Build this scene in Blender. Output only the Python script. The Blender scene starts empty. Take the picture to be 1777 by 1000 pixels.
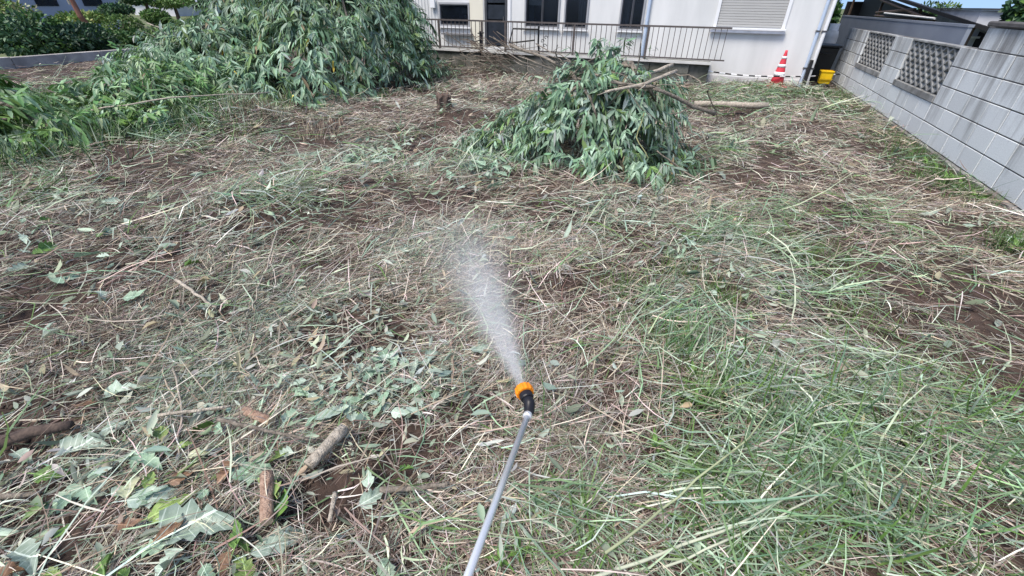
import bpy, bmesh, math
import numpy as np
from mathutils import Vector, Matrix
RAD = math.radians
rng = np.random.default_rng(7)
SC = bpy.context.scene
COL = SC.collection

# ------------------------------------------------------------------ camera, sky, sun, exposure
H = 1.40                                    # eye height above the soil
FPX, PITCH, ROLL, YAW = 752.8, RAD(33.3), RAD(-0.87), RAD(21.87)
_f = np.array([-math.sin(YAW)*math.cos(PITCH), math.cos(YAW)*math.cos(PITCH), -math.sin(PITCH)])
_r = np.array([math.cos(YAW), math.sin(YAW), 0.0])
_d = np.cross(_f, _r)
_r, _d = math.cos(ROLL)*_r + math.sin(ROLL)*_d, -math.sin(ROLL)*_r + math.cos(ROLL)*_d
CM = np.stack([_r, _d, _f], 1)
cam = bpy.data.objects.new('camera', bpy.data.cameras.new('camera'))
COL.objects.link(cam)
cam.data.sensor_width = 36.0
cam.data.sensor_fit = 'HORIZONTAL'
cam.data.lens = FPX/1777*36
cam.data.clip_start = 0.02
cam.data.clip_end = 2000
cam.matrix_world = Matrix(((_r[0], -_d[0], -_f[0], 0), (_r[1], -_d[1], -_f[1], 0), (_r[2], -_d[2], -_f[2], H), (0, 0, 0, 1)))
SC.camera = cam

world = bpy.data.worlds.new('World')
SC.world = world
world.use_nodes = True
wn = world.node_tree
bg = wn.nodes['Background']
sky = wn.nodes.new('ShaderNodeTexSky')
sky.sky_type = 'NISHITA'
sky.sun_disc = False
SUN_EL, SUN_AZ = RAD(60), RAD(205)          # azimuth clockwise from +Y
sky.sun_elevation = SUN_EL
sky.sun_rotation = SUN_AZ
sky.air_density = 1.0
sky.dust_density = 1.5
sky.ozone_density = 1.0
# clear air low down: the horizon keeps the blue of the sky above it
wtc = wn.nodes.new('ShaderNodeTexCoord'); wsp = wn.nodes.new('ShaderNodeSeparateXYZ'); wcb = wn.nodes.new('ShaderNodeCombineXYZ')
wmx = wn.nodes.new('ShaderNodeMath'); wmx.operation = 'MAXIMUM'; wmx.inputs[1].default_value = 0.0
wma = wn.nodes.new('ShaderNodeMath'); wma.operation = 'MULTIPLY_ADD'; wma.inputs[1].default_value = 0.74; wma.inputs[2].default_value = 0.26
wnm = wn.nodes.new('ShaderNodeVectorMath'); wnm.operation = 'NORMALIZE'
wn.links.new(wtc.outputs['Generated'], wsp.inputs[0]); wn.links.new(wsp.outputs[2], wmx.inputs[0]); wn.links.new(wmx.outputs[0], wma.inputs[0])
wn.links.new(wsp.outputs[0], wcb.inputs[0]); wn.links.new(wsp.outputs[1], wcb.inputs[1]); wn.links.new(wma.outputs[0], wcb.inputs[2])
wn.links.new(wcb.outputs[0], wnm.inputs[0]); wn.links.new(wnm.outputs[0], sky.inputs[0])
wn.links.new(sky.outputs[0], bg.inputs[0])
bg.inputs[1].default_value = 0.12
sun = bpy.data.objects.new('sun', bpy.data.lights.new('sun', 'SUN'))
COL.objects.link(sun)
sun.data.energy = 2.3
sun.data.angle = RAD(24)
sun.data.color = (1.0, 0.925, 0.83)
_s = Vector((math.sin(SUN_AZ)*math.cos(SUN_EL), math.cos(SUN_AZ)*math.cos(SUN_EL), math.sin(SUN_EL)))
sun.rotation_euler = _s.to_track_quat('Z', 'Y').to_euler()
sun.location = (0, 0, 30)
SC.view_settings.view_transform = 'Standard'
SC.view_settings.look = 'None'
SC.view_settings.exposure = 0.95
SC.view_settings.gamma = 1.0
SC.view_settings.use_curve_mapping = False
SC.render.engine = 'CYCLES'
SC.cycles.max_bounces = 8
SC.cycles.volume_bounces = 6
SC.cycles.volume_step_rate = 0.6
SC.cycles.use_denoising = True

# ------------------------------------------------------------------ measuring helpers
def ray(px, py): return CM @ np.array([px-888.5, py-500.0, FPX])
def G(px, py, z=0.0):                       # point of the ground seen there
    d = ray(px, py); t = (z-H)/d[2]; return np.array([d[0]*t, d[1]*t, z])
def onY(px, py, Y):
    d = ray(px, py); t = Y/d[1]; return np.array([d[0]*t, Y, d[2]*t+H])
def onX(px, py, X):
    d = ray(px, py); t = X/d[0]; return np.array([X, d[1]*t, d[2]*t+H])
def atD(px, py, D):
    d = ray(px, py)*(D/FPX); return np.array([d[0], d[1], d[2]+H])

_lat = rng.random((64, 64))
def vnoise(x, y, s):
    x = np.asarray(x, float)/s + 100.3; y = np.asarray(y, float)/s + 57.7
    xi = np.floor(x).astype(int); yi = np.floor(y).astype(int)
    fx = x-xi; fy = y-yi
    fx = fx*fx*(3-2*fx); fy = fy*fy*(3-2*fy)
    a = _lat[xi % 64, yi % 64]; b = _lat[(xi+1) % 64, yi % 64]
    c = _lat[xi % 64, (yi+1) % 64]; d = _lat[(xi+1) % 64, (yi+1) % 64]
    return (a*(1-fx)+b*fx)*(1-fy)+(c*(1-fx)+d*fx)*fy - 0.5
# soft mounds of soil and raked hay: pixel of the centre, radius in metres, height
MOUND = [(470, 365, .55, .10), (1240, 130, .5, .16), (1130, 126, .7, .2), (950, 118, .9, .16), (770, 115, 1.0, .14),
         (780, 205, .45, .10), (600, 215, .4, .06), (1180, 560, .3, .05), (1350, 800, .35, .07), (1560, 700, .4, .06),
         (1010, 330, .6, .08), (420, 215, .6, .16), (120, 290, .8, .10), (250, 180, 1.2, .12), (900, 900, .2, .03),
         (60, 745, .3, .05), (180, 130, 1.6, .1), (1420, 300, .6, .05)]
MOUND = [(*G(a, b)[:2], r, h) for a, b, r, h in MOUND]
def gh(x, y):
    x = np.asarray(x, float); y = np.asarray(y, float)
    z = 0.085*vnoise(x, y, .9) + 0.045*vnoise(x+9, y+4, .33) + 0.022*vnoise(x+3, y+8, .12)
    for mx, my, r, h in MOUND:
        z = z + h*np.exp(-((x-mx)**2+(y-my)**2)/(r*r))
    edge = np.clip((2.6-x)/0.5, 0, 1)       # level at the foot of the block wall
    return z*edge + 0.01
def ghs(x, y): return float(gh(np.array([x]), np.array([y]))[0])
def gp(px, py, up=0.0):
    p = G(px, py)
    for _ in range(3): p = G(px, py, ghs(p[0], p[1])+up)
    return p

# ------------------------------------------------------------------ materials
MATS = {}
def mat(name, col, rough=.75, var=.25, scale=8., bump=.0, bscale=60., metal=0., attr=False, transl=0., stretch=None, col2=None, spec=.3, rand=0.):
    if name in MATS: return MATS[name]
    m = bpy.data.materials.new(name); m.use_nodes = True
    nt = m.node_tree; N = nt.nodes; L = nt.links
    p = N['Principled BSDF']; out = N['Material Output']
    p.inputs['Roughness'].default_value = rough
    p.inputs['Metallic'].default_value = metal
    p.inputs['Specular IOR Level'].default_value = spec
    tc = N.new('ShaderNodeTexCoord'); mp = N.new('ShaderNodeMapping')
    L.new(tc.outputs['Object'], mp.inputs[0])
    if stretch: mp.inputs['Scale'].default_value = stretch
    n = N.new('ShaderNodeTexNoise'); n.inputs['Scale'].default_value = scale; n.inputs['Detail'].default_value = 6
    L.new(mp.outputs[0], n.inputs[0])
    if attr:
        src = N.new('ShaderNodeVertexColor'); src.layer_name = 'Col'
        cs = src.outputs[0]
    else:
        mx = N.new('ShaderNodeMix'); mx.data_type = 'RGBA'
        c2 = col2 if col2 else tuple(c*(1-var) for c in col)
        mx.inputs[6].default_value = (*c2, 1); mx.inputs[7].default_value = (*col, 1)
        rm = N.new('ShaderNodeMapRange'); rm.inputs[1].default_value = .32; rm.inputs[2].default_value = .68
        L.new(n.outputs[0], rm.inputs[0]); L.new(rm.outputs[0], mx.inputs[0])
        cs = mx.outputs[2]
    if rand:
        oi = N.new('ShaderNodeObjectInfo')
        rr = N.new('ShaderNodeMapRange'); rr.inputs[3].default_value = 1-rand; rr.inputs[4].default_value = 1+rand
        L.new(oi.outputs['Random'], rr.inputs[0])
        hs = N.new('ShaderNodeHueSaturation'); L.new(rr.outputs[0], hs.inputs['Value']); L.new(cs, hs.inputs['Color'])
        cs = hs.outputs[0]
    L.new(cs, p.inputs['Base Color'])
    if bump:
        n2 = N.new('ShaderNodeTexNoise'); n2.inputs['Scale'].default_value = bscale; n2.inputs['Detail'].default_value = 5
        L.new(mp.outputs[0], n2.inputs[0])
        b = N.new('ShaderNodeBump'); b.inputs['Strength'].default_value = bump; b.inputs['Distance'].default_value = .01
        L.new(n2.outputs[0], b.inputs['Height']); L.new(b.outputs[0], p.inputs['Normal'])
    if transl:
        t = N.new('ShaderNodeBsdfTranslucent'); L.new(cs, t.inputs[0])
        ms = N.new('ShaderNodeMixShader'); ms.inputs[0].default_value = transl
        L.new(p.outputs[0], ms.inputs[1]); L.new(t.outputs[0], ms.inputs[2]); L.new(ms.outputs[0], out.inputs[0])
    MATS[name] = m
    return m

# ------------------------------------------------------------------ mesh helpers
class MB:
    def __init__(s): s.v = []; s.f = []
    def box(s, x0, x1, y0, y1, z0, z1, ch=0):
        o = len(s.v)
        s.v += [(x0, y0, z0), (x1, y0, z0), (x1, y1, z0), (x0, y1, z0), (x0, y0, z1), (x1, y0, z1), (x1, y1, z1), (x0, y1, z1)]
        s.f += [tuple(o+i for i in q) for q in ((0, 3, 2, 1), (4, 5, 6, 7), (0, 1, 5, 4), (1, 2, 6, 5), (2, 3, 7, 6), (3, 0, 4, 7))]
        return s
    def tube(s, pts, rad, n=8, cap=True, jit=0.0):
        pts = [Vector(p) for p in pts]; o = len(s.v)
        if not hasattr(rad, '__len__'): rad = [rad]*len(pts)
        up = Vector((0.13, 0.21, 1))
        for i, p in enumerate(pts):
            t = (pts[min(i+1, len(pts)-1)]-pts[max(i-1, 0)]).normalized()
            u = up.cross(t)
            if u.length < .15: u = Vector((1, 0.1, 0)).cross(t)
            u.normalize(); w = t.cross(u)
            for k in range(n):
                a = 2*math.pi*k/n
                r = rad[i]*(1+jit*math.sin(3.7*k+2.1*i+1.3*k*i))
                s.v.append(tuple(p+u*(math.cos(a)*r)+w*(math.sin(a)*r)))
        for i in range(len(pts)-1):
            for k in range(n):
                a = o+i*n+k; b = o+i*n+(k+1) % n
                s.f.append((a, b, b+n, a+n))
        if cap:
            s.f.append(tuple(o+k for k in range(n))[::-1]); e = o+(len(pts)-1)*n
            s.f.append(tuple(e+k for k in range(n)))
        return s
    def lathe(s, prof, n=20, org=(0, 0, 0), axis=(0, 0, 1), teeth=0, tamp=0.):
        ax = Vector(axis).normalized(); u = ax.orthogonal().normalized(); w = ax.cross(u); o = len(s.v); og = Vector(org)
        for r, h in prof:
            for k in range(n):
                a = 2*math.pi*k/n; rr = r
                if teeth and r > 0: rr = r*(1+tamp*(1 if (k*teeth*2//n) % 2 else -1))
                s.v.append(tuple(og+ax*h+u*(rr*math.cos(a))+w*(rr*math.sin(a))))
        for i in range(len(prof)-1):
            for k in range(n):
                a = o+i*n+k; b = o+i*n+(k+1) % n
                s.f.append((a, b, b+n, a+n))
        s.f.append(tuple(o+k for k in range(n))[::-1]); e = o+(len(prof)-1)*n
        s.f.append(tuple(e+k for k in range(n)))
        return s
    def quad(s, *p):
        o = len(s.v); s.v += [tuple(q) for q in p]; s.f.append(tuple(range(o, o+len(p)))); return s
    def mesh(s, name='m'):
        me = bpy.data.meshes.new(name); me.from_pydata(s.v, [], s.f); me.update(); return me
    def build(s, name, m, parent=None, smooth=False, bevel=0):
        me = s.mesh(name)
        if bevel:
            bm = bmesh.new(); bm.from_mesh(me)
            bmesh.ops.bevel(bm, geom=bm.edges[:], offset=bevel, segments=1, affect='EDGES'); bm.to_mesh(me); bm.free()
        if smooth:
            me.polygons.foreach_set('use_smooth', [True]*len(me.polygons))
        return put(name, me, m, parent)
def put(name, me, m=None, parent=None, loc=None, rot=None, scale=None):
    o = bpy.data.objects.new(name, me); COL.objects.link(o)
    if m is not None and me is not None and not me.materials: me.materials.append(m)
    if parent is not None: o.parent = parent
    if loc is not None: o.location = loc
    if rot is not None: o.rotation_euler = rot
    if scale is not None: o.scale = scale if hasattr(scale, '__len__') else (scale,)*3
    return o
def tag(o, label=None, cat=None, group=None, kind=None):
    if label: o['label'] = label
    if cat: o['category'] = cat
    if group: o['group'] = group
    if kind: o['kind'] = kind
    return o
def empty(name, loc=(0, 0, 0)):
    o = bpy.data.objects.new(name, None); o.location = loc; o.empty_display_size = .1; COL.objects.link(o); return o
def relparent(o, root):                     # keep world-space vertices while the root stands at its base
    o.parent = root; o.matrix_parent_inverse = Matrix.Translation(root.location).inverted()
    return o
def np_mesh(name, V, F, C=None):
    me = bpy.data.meshes.new(name)
    V = np.ascontiguousarray(V, np.float32); F = np.ascontiguousarray(F, np.int32)
    me.vertices.add(len(V)); me.vertices.foreach_set('co', V.ravel())
    k = F.shape[1]
    me.loops.add(F.size); me.loops.foreach_set('vertex_index', F.ravel())
    me.polygons.add(len(F)); me.polygons.foreach_set('loop_start', np.arange(0, F.size, k, dtype=np.int32))
    me.update(calc_edges=True)
    if C is not None:
        a = me.color_attributes.new('Col', 'FLOAT_COLOR', 'POINT')
        c4 = np.ones((len(V), 4), np.float32); c4[:, :3] = C
        a.data.foreach_set('color', c4.ravel())
    return me
def nrm(a): return a/np.maximum(np.linalg.norm(a, axis=1, keepdims=True), 1e-9)
def ribbons(P, T, S, U, L, W, bend, sag, seg=2, taper=.35):
    """flat blades: start P, heading T, side S, up U, length L, width W, sideways bend and sag over the length"""
    n = len(P); ts = np.linspace(0, 1, seg+1); rows = []
    for t in ts:
        c = P + T*(L*t)[:, None] + S*(bend*L*t*t)[:, None] + U*(sag*L*t*(1-t)*4)[:, None]
        w = W*(1-(1-taper)*abs(t-.35)/.65)*.5
        rows += [c - S*w[:, None], c + S*w[:, None]]
    V = np.stack(rows, 1).reshape(-1, 3)
    k = 2*(seg+1); base = (np.arange(n)*k)[:, None]
    F = np.concatenate([base+np.array([[2*i, 2*i+1, 2*i+3, 2*i+2]]) for i in range(seg)], 0)
    return V, F, k
def leafset(P, T, Nn, L, W, curl, fold=.25):
    """pointed leaves folded along the midrib: base P, heading T, face normal Nn"""
    S = nrm(np.cross(T, Nn)); Nn = np.cross(S, T); n = len(P); vs = [P]
    dn = np.zeros((n, 3)); dn[:, 2] = -1
    for t, w in ((.28, .85), (.62, 1.0)):
        c = P + T*(L*t)[:, None] + dn*(curl*L*t*t)[:, None]
        hw = W*w*.5
        vs += [c - S*hw[:, None] + Nn*(fold*hw)[:, None], c, c + S*hw[:, None] + Nn*(fold*hw)[:, None]]
    vs.append(P + T*L[:, None] + dn*(curl*L)[:, None])
    V = np.stack(vs, 1).reshape(-1, 3); b = (np.arange(n)*8)[:, None]
    tr = np.array([[0, 2, 1], [0, 3, 2], [1, 2, 5], [1, 5, 4], [2, 3, 6], [2, 6, 5], [4, 5, 7], [5, 6, 7]])
    F = (b[:, None, :]+tr[None]).reshape(-1, 3)
    return V, F, 8
def palette(cols, idx, jit=.18):
    c = np.array(cols)[idx]
    return np.clip(c*(1+jit*rng.standard_normal((len(idx), 1)))*(1+.06*rng.standard_normal((len(idx), 3))), .005, .9)

# ------------------------------------------------------------------ ground
M_soil = mat('soil', (.088, .060, .048), .95, scale=7, col2=(.030, .021, .017), bump=1., bscale=45)
def axis_pts(a, b, fine0, fine1, step, big):
    l = list(np.arange(fine0, fine1, step)); x = fine0; s = step
    left = []
    while x > a: s = min(s*1.25, big); x -= s; left.append(max(x, a))
    x = l[-1]; s = step; right = []
    while x < b: s = min(s*1.25, big); x += s; right.append(min(x, b))
    return np.array(left[::-1]+l+right)
xs = axis_pts(-15.2, 2.62, -5.0, 2.6, .05, .22); ys = axis_pts(-4, 12.8, -.2, 6.0, .05, .16)
gx, gy = np.meshgrid(xs, ys, indexing='ij')
V = np.stack([gx.ravel(), gy.ravel(), gh(gx.ravel(), gy.ravel())], 1)
ni, nj = len(xs), len(ys)
ii, jj = np.meshgrid(np.arange(ni-1), np.arange(nj-1), indexing='ij')
a = (ii*nj+jj).ravel()
o = put('lot_soil', np_mesh('lot_soil', V, np.stack([a, a+nj, a+nj+1, a+1], 1)), M_soil); tag(o, kind='structure')
o.data.polygons.foreach_set('use_smooth', [True]*len(o.data.polygons))
o = MB().quad((-700, -300, -.1), (700, -300, -.1), (700, 1200, -.1), (-700, 1200, -.1)).build('ground', mat('field_grass', (.12, .16, .055), .95, scale=.4, col2=(.10, .10, .06), bump=.5, bscale=6)); tag(o, kind='structure')

# ------------------------------------------------------------------ ground cover maps (metres, fixed to the lot)
def blobs(lst):
    w = [(*G(a, b)[:2], r, k) for a, b, r, k in lst]
    def f(x, y):
        s = np.zeros_like(x)
        for bx, by, r, k in w: s = np.maximum(s, k*np.exp(-((x-bx)**2+(y-by)**2)/(r*r)))
        return s
    return f
GREEN = blobs([(1450, 850, .45, .95), (1650, 780, .5, .9), (1270, 720, .32, .7), (1300, 930, .3, .85), (1330, 420, .8, .72), (1170, 560, .34, .72),
               (1000, 930, .16, .4), (1700, 930, .3, .9), (500, 370, .5, .7), (640, 290, .6, .6), (90, 350, .6, .3), (330, 240, .9, .75), (1500, 440, .6, .6),
               (1640, 310, .45, .9), (1500, 210, .7, .7), (1270, 270, .6, .55), (1300, 170, 1.6, .7), (700, 240, .6, .4), (820, 280, .5, .7), (150, 170, 2., .6),
               (780, 120, 1.5, .5), (1560, 500, .4, .45), (1150, 430, .6, .62), (720, 900, .18, .35), (560, 600, .2, .35), (860, 560, .2, .3)])
SOIL = blobs([(50, 530, .55, .9), (210, 600, .4, .8), (380, 540, .35, .6), (1690, 570, .45, 1.), (1560, 610, .3, .6), (570, 850, .16, .8), (690, 790, .16, .7),
              (90, 720, .35, .8), (230, 380, .5, .7), (50, 440, .5, .7), (1020, 700, .15, .5), (600, 460, .25, .5), (560, 250, .6, .4), (340, 300, .5, .5),
              (820, 720, .15, .6), (30, 900, .25, .5), (1740, 640, .4, .8), (480, 430, .25, .4), (660, 560, .2, .5), (820, 330, .3, .4)])
SAGE = blobs([(560, 620, .45, .7), (680, 660, .3, .8), (420, 560, .4, .6), (640, 270, .6, .7), (480, 380, .5, .7), (180, 370, .4, .7), (300, 450, .35, .5),
              (1250, 480, .5, .6), (780, 430, .4, .5), (830, 300, .4, .9), (440, 220, .6, .6), (100, 850, .4, .5), (1350, 650, .4, .5), (1050, 380, .5, .5), (300, 640, .4, .4)])
def scatter_pts(n, dmin=.25, dmax=14., full=2.2, power=2.0):
    """random points of the lot, as dense as the litter lies near the path and thinner where it was carried off"""
    out = []
    tot = 0
    while tot < n:
        m = n*3
        r = np.sqrt(rng.random(m)*(dmax**2-dmin**2)+dmin**2)
        keep = rng.random(m) < np.minimum(1, (full/r)**power)
        r = r[keep]; th = YAW + (rng.random(len(r))-.5)*RAD(168)
        x = -r*np.sin(th); y = r*np.cos(th)
        ok = (y > -.25) & (np.abs(x*math.cos(YAW)+y*math.sin(YAW)) < .42+1.32*np.maximum(0, y*math.cos(YAW)-x*math.sin(YAW))+.75) & (x < 2.52) & (x > -15) & (y < 11.2) & ~((x < .1) & (y > 10.4) & (x > -8))
        x, y = x[ok], y[ok]
        out.append(np.stack([x, y], 1)); tot += len(x)
    return np.concatenate(out)[:n]

# ------------------------------------------------------------------ straw and cut grass
def flow(x, y):                             # rake direction: fans out across the lot
    return RAD(58) - RAD(62)*np.clip((x+2.2)/3.4, 0, 1) + 1.6*vnoise(x, y, 1.1)
C_DRY = [(.40, .335, .26), (.55, .485, .40), (.27, .215, .172), (.155, .112, .09), (.68, .63, .545), (.20, .152, .122), (.33, .31, .26)]
C_GRN = [(.15, .235, .11), (.25, .35, .215), (.10, .175, .05), (.39, .475, .34), (.185, .29, .185)]  # paler blue-greens carry the sheen of the blades in their colour
C_SAG = [(.30, .38, .29), (.44, .51, .42), (.20, .27, .19), (.36, .41, .34)]
def straw_layer(name, n, Lr, Wr, seg, flat, pick, mats, hl, full=2.2, dmax=14., bund=.6, label='', cat='', widen=.55, power=1.6, bendr=.12, sagr=.06, minkeep=.12, per=14, tight=1.0):
    nb = int(n*bund)
    cen = scatter_pts(nb//per+1, full=full, dmax=dmax, power=power)
    cth = flow(cen[:, 0], cen[:, 1]) + .75*rng.standard_normal(len(cen))
    ckey = rng.random(len(cen))
    bi = np.repeat(np.arange(len(cen)), per)[:nb]
    dist = np.hypot(cen[bi, 0], cen[bi, 1])
    spread = .05*tight*np.maximum(1, dist/3)**.8
    off = rng.standard_normal((nb, 2))
    d2 = np.stack([np.cos(cth[bi]), np.sin(cth[bi])], 1); s2 = np.stack([-d2[:, 1], d2[:, 0]], 1)
    p1 = cen[bi] + d2*(off[:, :1]*spread[:, None]*2.2) + s2*(off[:, 1:]*spread[:, None])
    th1 = cth[bi] + .20*rng.standard_normal(nb)
    p2 = scatter_pts(n-nb, full=full, dmax=dmax, power=power)
    th2 = flow(p2[:, 0], p2[:, 1]) + 1.1*rng.standard_normal(n-nb)
    p = np.concatenate([p1, p2]); th = np.concatenate([th1, th2]); key = np.concatenate([ckey[bi], rng.random(n-nb)])
    x, y = p.T
    keep = (rng.random(n) < np.maximum(minkeep, pick(x, y))) & (x < 2.55) & (y < 11.3)
    x, y, th, key = x[keep], y[keep], th[keep], key[keep]; m = len(x)
    dist = np.hypot(x, y); k = np.maximum(1, dist/full)**widen
    L = (Lr[0]+(Lr[1]-Lr[0])*rng.random(m)**2.0)*np.minimum(k, 1.2)
    W = (Wr[0]+(Wr[1]-Wr[0])*rng.random(m)**1.5)*k
    tilt = RAD(flat)*rng.standard_normal(m) + RAD(2)
    up = (rng.random(m) < .05) & (y < 5); tilt[up] += RAD(28)*rng.random(up.sum())
    T = np.stack([np.cos(th)*np.cos(tilt), np.sin(th)*np.cos(tilt), np.sin(tilt)], 1)
    roll = .55*rng.standard_normal(m)
    S0 = np.stack([-np.sin(th), np.cos(th), np.zeros(m)], 1); U0 = np.cross(T, S0)
    S = S0*np.cos(roll)[:, None] + U0*np.sin(roll)[:, None]; U = np.cross(T, S)
    z = gh(x, y) + hl*rng.random(m)**1.6*np.minimum(k, 2.2) + np.abs(np.sin(tilt))*L*.35
    P = np.stack([x, y, z], 1) - T*(L*.5)[:, None]
    V, F, kk = ribbons(P, T, S, U, L, W, bendr*2*rng.standard_normal(m), sagr*rng.standard_normal(m)+.02, seg)
    # nothing pokes through the soil
    g = gh(V[:, 0], V[:, 1]); V[:, 2] = np.maximum(V[:, 2], g+.003+.004*rng.random(len(V)))
    V[:, 0] = np.minimum(V[:, 0], 2.56)
    C = mats(x, y, key)
    o = put(name, np_mesh(name, V, F, np.repeat(C, kk, 0)), mat('cut_straw', (1, 1, 1), .65, attr=True, transl=.05, spec=.3))
    tag(o, label, cat, kind='stuff')
    return o
def col_dry(x, y, key):
    g = np.clip(.03+.4*GREEN(x, y)+.3*vnoise(x, y, .5), 0, .6); s = np.clip(.06+.5*SAGE(x, y)+.3*vnoise(x+5, y, .7), 0, .65)
    u = (key*7.31) % 1
    n = len(x); dry = palette(C_DRY, rng.integers(0, 7, n)); sag = palette(C_SAG, rng.integers(0, 4, n)); gr = palette(C_GRN, rng.integers(0, 5, n))
    c = np.where((u < s)[:, None], sag, dry)
    c = np.where(((u > 1-g*.7))[:, None], gr, c)
    dk = np.clip(1-.45*SOIL(x, y), .4, 1)[:, None]*np.ones(3)
    return c*dk
def col_grn(x, y, key):
    n = len(x); gr = palette(C_GRN, (key*4.999).astype(int)); sg = palette(C_SAG, rng.integers(0, 4, n)); s = np.clip(.15+.8*SAGE(x, y), 0, .8)
    return np.where((rng.random(n) < s)[:, None], sg, gr)
straw_layer('fine_straw_litter', 380000, (.03, .22), (.0013, .0047), 2, 9, lambda x, y: np.clip(.55-.85*SOIL(x, y)+1.5*vnoise(x, y, .55)+.9*vnoise(x+4, y+1, .2), .06, 1), col_dry, .05, bund=.7, per=26, minkeep=.05,
            label='thin grey and tan straw litter matted over the whole cleared lot', cat='straw litter')
straw_layer('cut_grass', 170000, (.07, .42), (.0022, .0085), 3, 11, lambda x, y: np.clip(.66*GREEN(x, y)**1.4+(.12+GREEN(x, y))*(1.5*vnoise(x+2, y+7, .4)+1.0*vnoise(x+1, y+3, .17))-.05-.6*SOIL(x, y), 0, 1), col_grn, .075, bund=.8, per=34, tight=1.1,
            bendr=.22, sagr=.10, minkeep=.03, label='long green blades of freshly cut grass lying in swathes', cat='cut grass')
straw_layer('coarse_stalk_litter', 6500, (.10, .45), (.0025, .006), 3, 10, lambda x, y: np.clip(.55-.4*SOIL(x, y), .1, 1), lambda x, y, k: palette(C_DRY, rng.integers(0, 7, len(x))), .085,
            bund=.3, bendr=.10, label='pale broken weed stalks strewn over the cut grass', cat='stalk litter')
straw_layer('broken_stem_litter', 6000, (.06, .34), (.003, .0068), 3, 11, lambda x, y: np.clip(.7-.5*SOIL(x, y)+.8*vnoise(x, y, .4), .1, 1), lambda x, y, k: palette(C_DRY, rng.integers(0, 7, len(x)))*1.05, .08,
            bund=.5, per=9, dmax=4.5, bendr=.13, label='coarse broken stems lying on the litter around the spray lance', cat='stem litter')
# standing stubble and low live grass
def grass_tufts(name, spots, n, hr, Wr, cols, label, cat):
    c = np.array([G(a, b)[:2] for a, b, r in spots]); r = np.array([q[2] for q in spots])
    i = rng.integers(0, len(spots), n); p = c[i] + rng.standard_normal((n, 2))*r[i][:, None]*.6
    ok = (p[:, 0] < 2.5) & (p[:, 1] < 11.3); p = p[ok]; n = len(p)
    th = rng.random(n)*6.283; dist = np.hypot(*p.T); k = np.maximum(1, dist/2.5)**.6
    tl = RAD(62)+.35*rng.standard_normal(n)
    T = np.stack([np.cos(th)*np.cos(tl), np.sin(th)*np.cos(tl), np.abs(np.sin(tl))], 1)
    S = np.stack([-np.sin(th), np.cos(th), np.zeros(n)], 1); U = np.cross(T, S)
    L = (hr[0]+(hr[1]-hr[0])*rng.random(n)); W = (Wr[0]+(Wr[1]-Wr[0])*rng.random(n))*k
    P = np.stack([p[:, 0], p[:, 1], gh(p[:, 0], p[:, 1])], 1)
    V, F, kk = ribbons(P, T, S, U, L, W, .2*rng.standard_normal(n), -.08-.15*rng.random(n), 3, .12)
    V[:, 0] = np.minimum(V[:, 0], 2.57)
    C = palette(cols, rng.integers(0, len(cols), n))
    o = put(name, np_mesh(name, V, F, np.repeat(C, kk, 0)), MATS['cut_straw']); tag(o, label, cat, kind='stuff')
grass_tufts('wall_foot_grass', [(1640, 318, .28), (1690, 345, .25), (1600, 280, .28), (1560, 250, .4), (1500, 200, .5), (1740, 440, .12), (1260, 140, .3), (1300, 150, .5), (1380, 165, .7), (1250, 170, .6), (1450, 170, .5)],
            5200, (.05, .16), (.003, .006), [(.06, .12, .03), (.09, .16, .05), (.12, .17, .09)], 'short live green grass along the foot of the block wall', 'grass')
grass_tufts('stubble_grass', [(1210, 700, .10), (1160, 610, .12), (1240, 520, .14), (1080, 520, .16), (1300, 900, .2), (1420, 450, .2), (1480, 560, .2), (1160, 480, .16), (1390, 800, .2), (1250, 400, .25), (500, 360, .3), (430, 240, .4)],
            3000, (.04, .15), (.002, .005), [(.08, .15, .035), (.10, .17, .05), (.17, .24, .12), (.13, .21, .07)], 'sparse upright green grass stubble between the cut swathes', 'grass')

grass_tufts('near_grass', [(1250, 690, .14), (1340, 760, .16), (1480, 740, .18), (1600, 820, .2), (1300, 900, .14), (1170, 620, .12), (1420, 880, .16), (1560, 930, .16), (1700, 760, .2)],
            650, (.10, .34), (.004, .009), [(.12, .21, .08), (.18, .29, .16), (.28, .39, .27), (.09, .17, .04)], 'bent fresh green grass blades to the right of the lance', 'grass')
# wilted leaf scraps
n = 15000
p = scatter_pts(n, full=1.8, dmax=9)
x, y = p.T
keep = rng.random(n) < np.clip(.10+.9*SAGE(x, y)+.5*vnoise(x, y, .5), .03, 1)
x, y = x[keep], y[keep]; n = len(x)
th = rng.random(n)*6.283; tl = .3*rng.standard_normal(n); k = np.maximum(1, np.hypot(x, y)/2.2)**.7
T = np.stack([np.cos(th)*np.cos(tl), np.sin(th)*np.cos(tl), np.sin(tl)], 1)
Nn = nrm(np.stack([.45*rng.standard_normal(n), .45*rng.standard_normal(n), np.ones(n)], 1))
L = (.025+.06*rng.random(n)**1.5)*k
V, F, kk = leafset(np.stack([x, y, gh(x, y)+.02+.06*rng.random(n)], 1), T, Nn, L, L*(.16+.26*rng.random(n)), .35*rng.standard_normal(n), .9*rng.standard_normal(n))
V[:, 2] = np.maximum(V[:, 2], gh(V[:, 0], V[:, 1])+.006)
C = palette([(.32, .37, .29), (.44, .49, .41), (.18, .24, .16), (.27, .33, .26), (.36, .31, .22)], rng.integers(0, 5, n))
M_leafc = mat('leaf_tissue', (1, 1, 1), .55, attr=True, transl=.18, spec=.35)
o = put('wilted_leaf_litter', np_mesh('wilted_leaf_litter', V, F, np.repeat(C, kk, 0)), M_leafc)
tag(o, 'small wilted sage-green leaf scraps scattered through the straw', 'leaf litter', kind='stuff')
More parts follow.
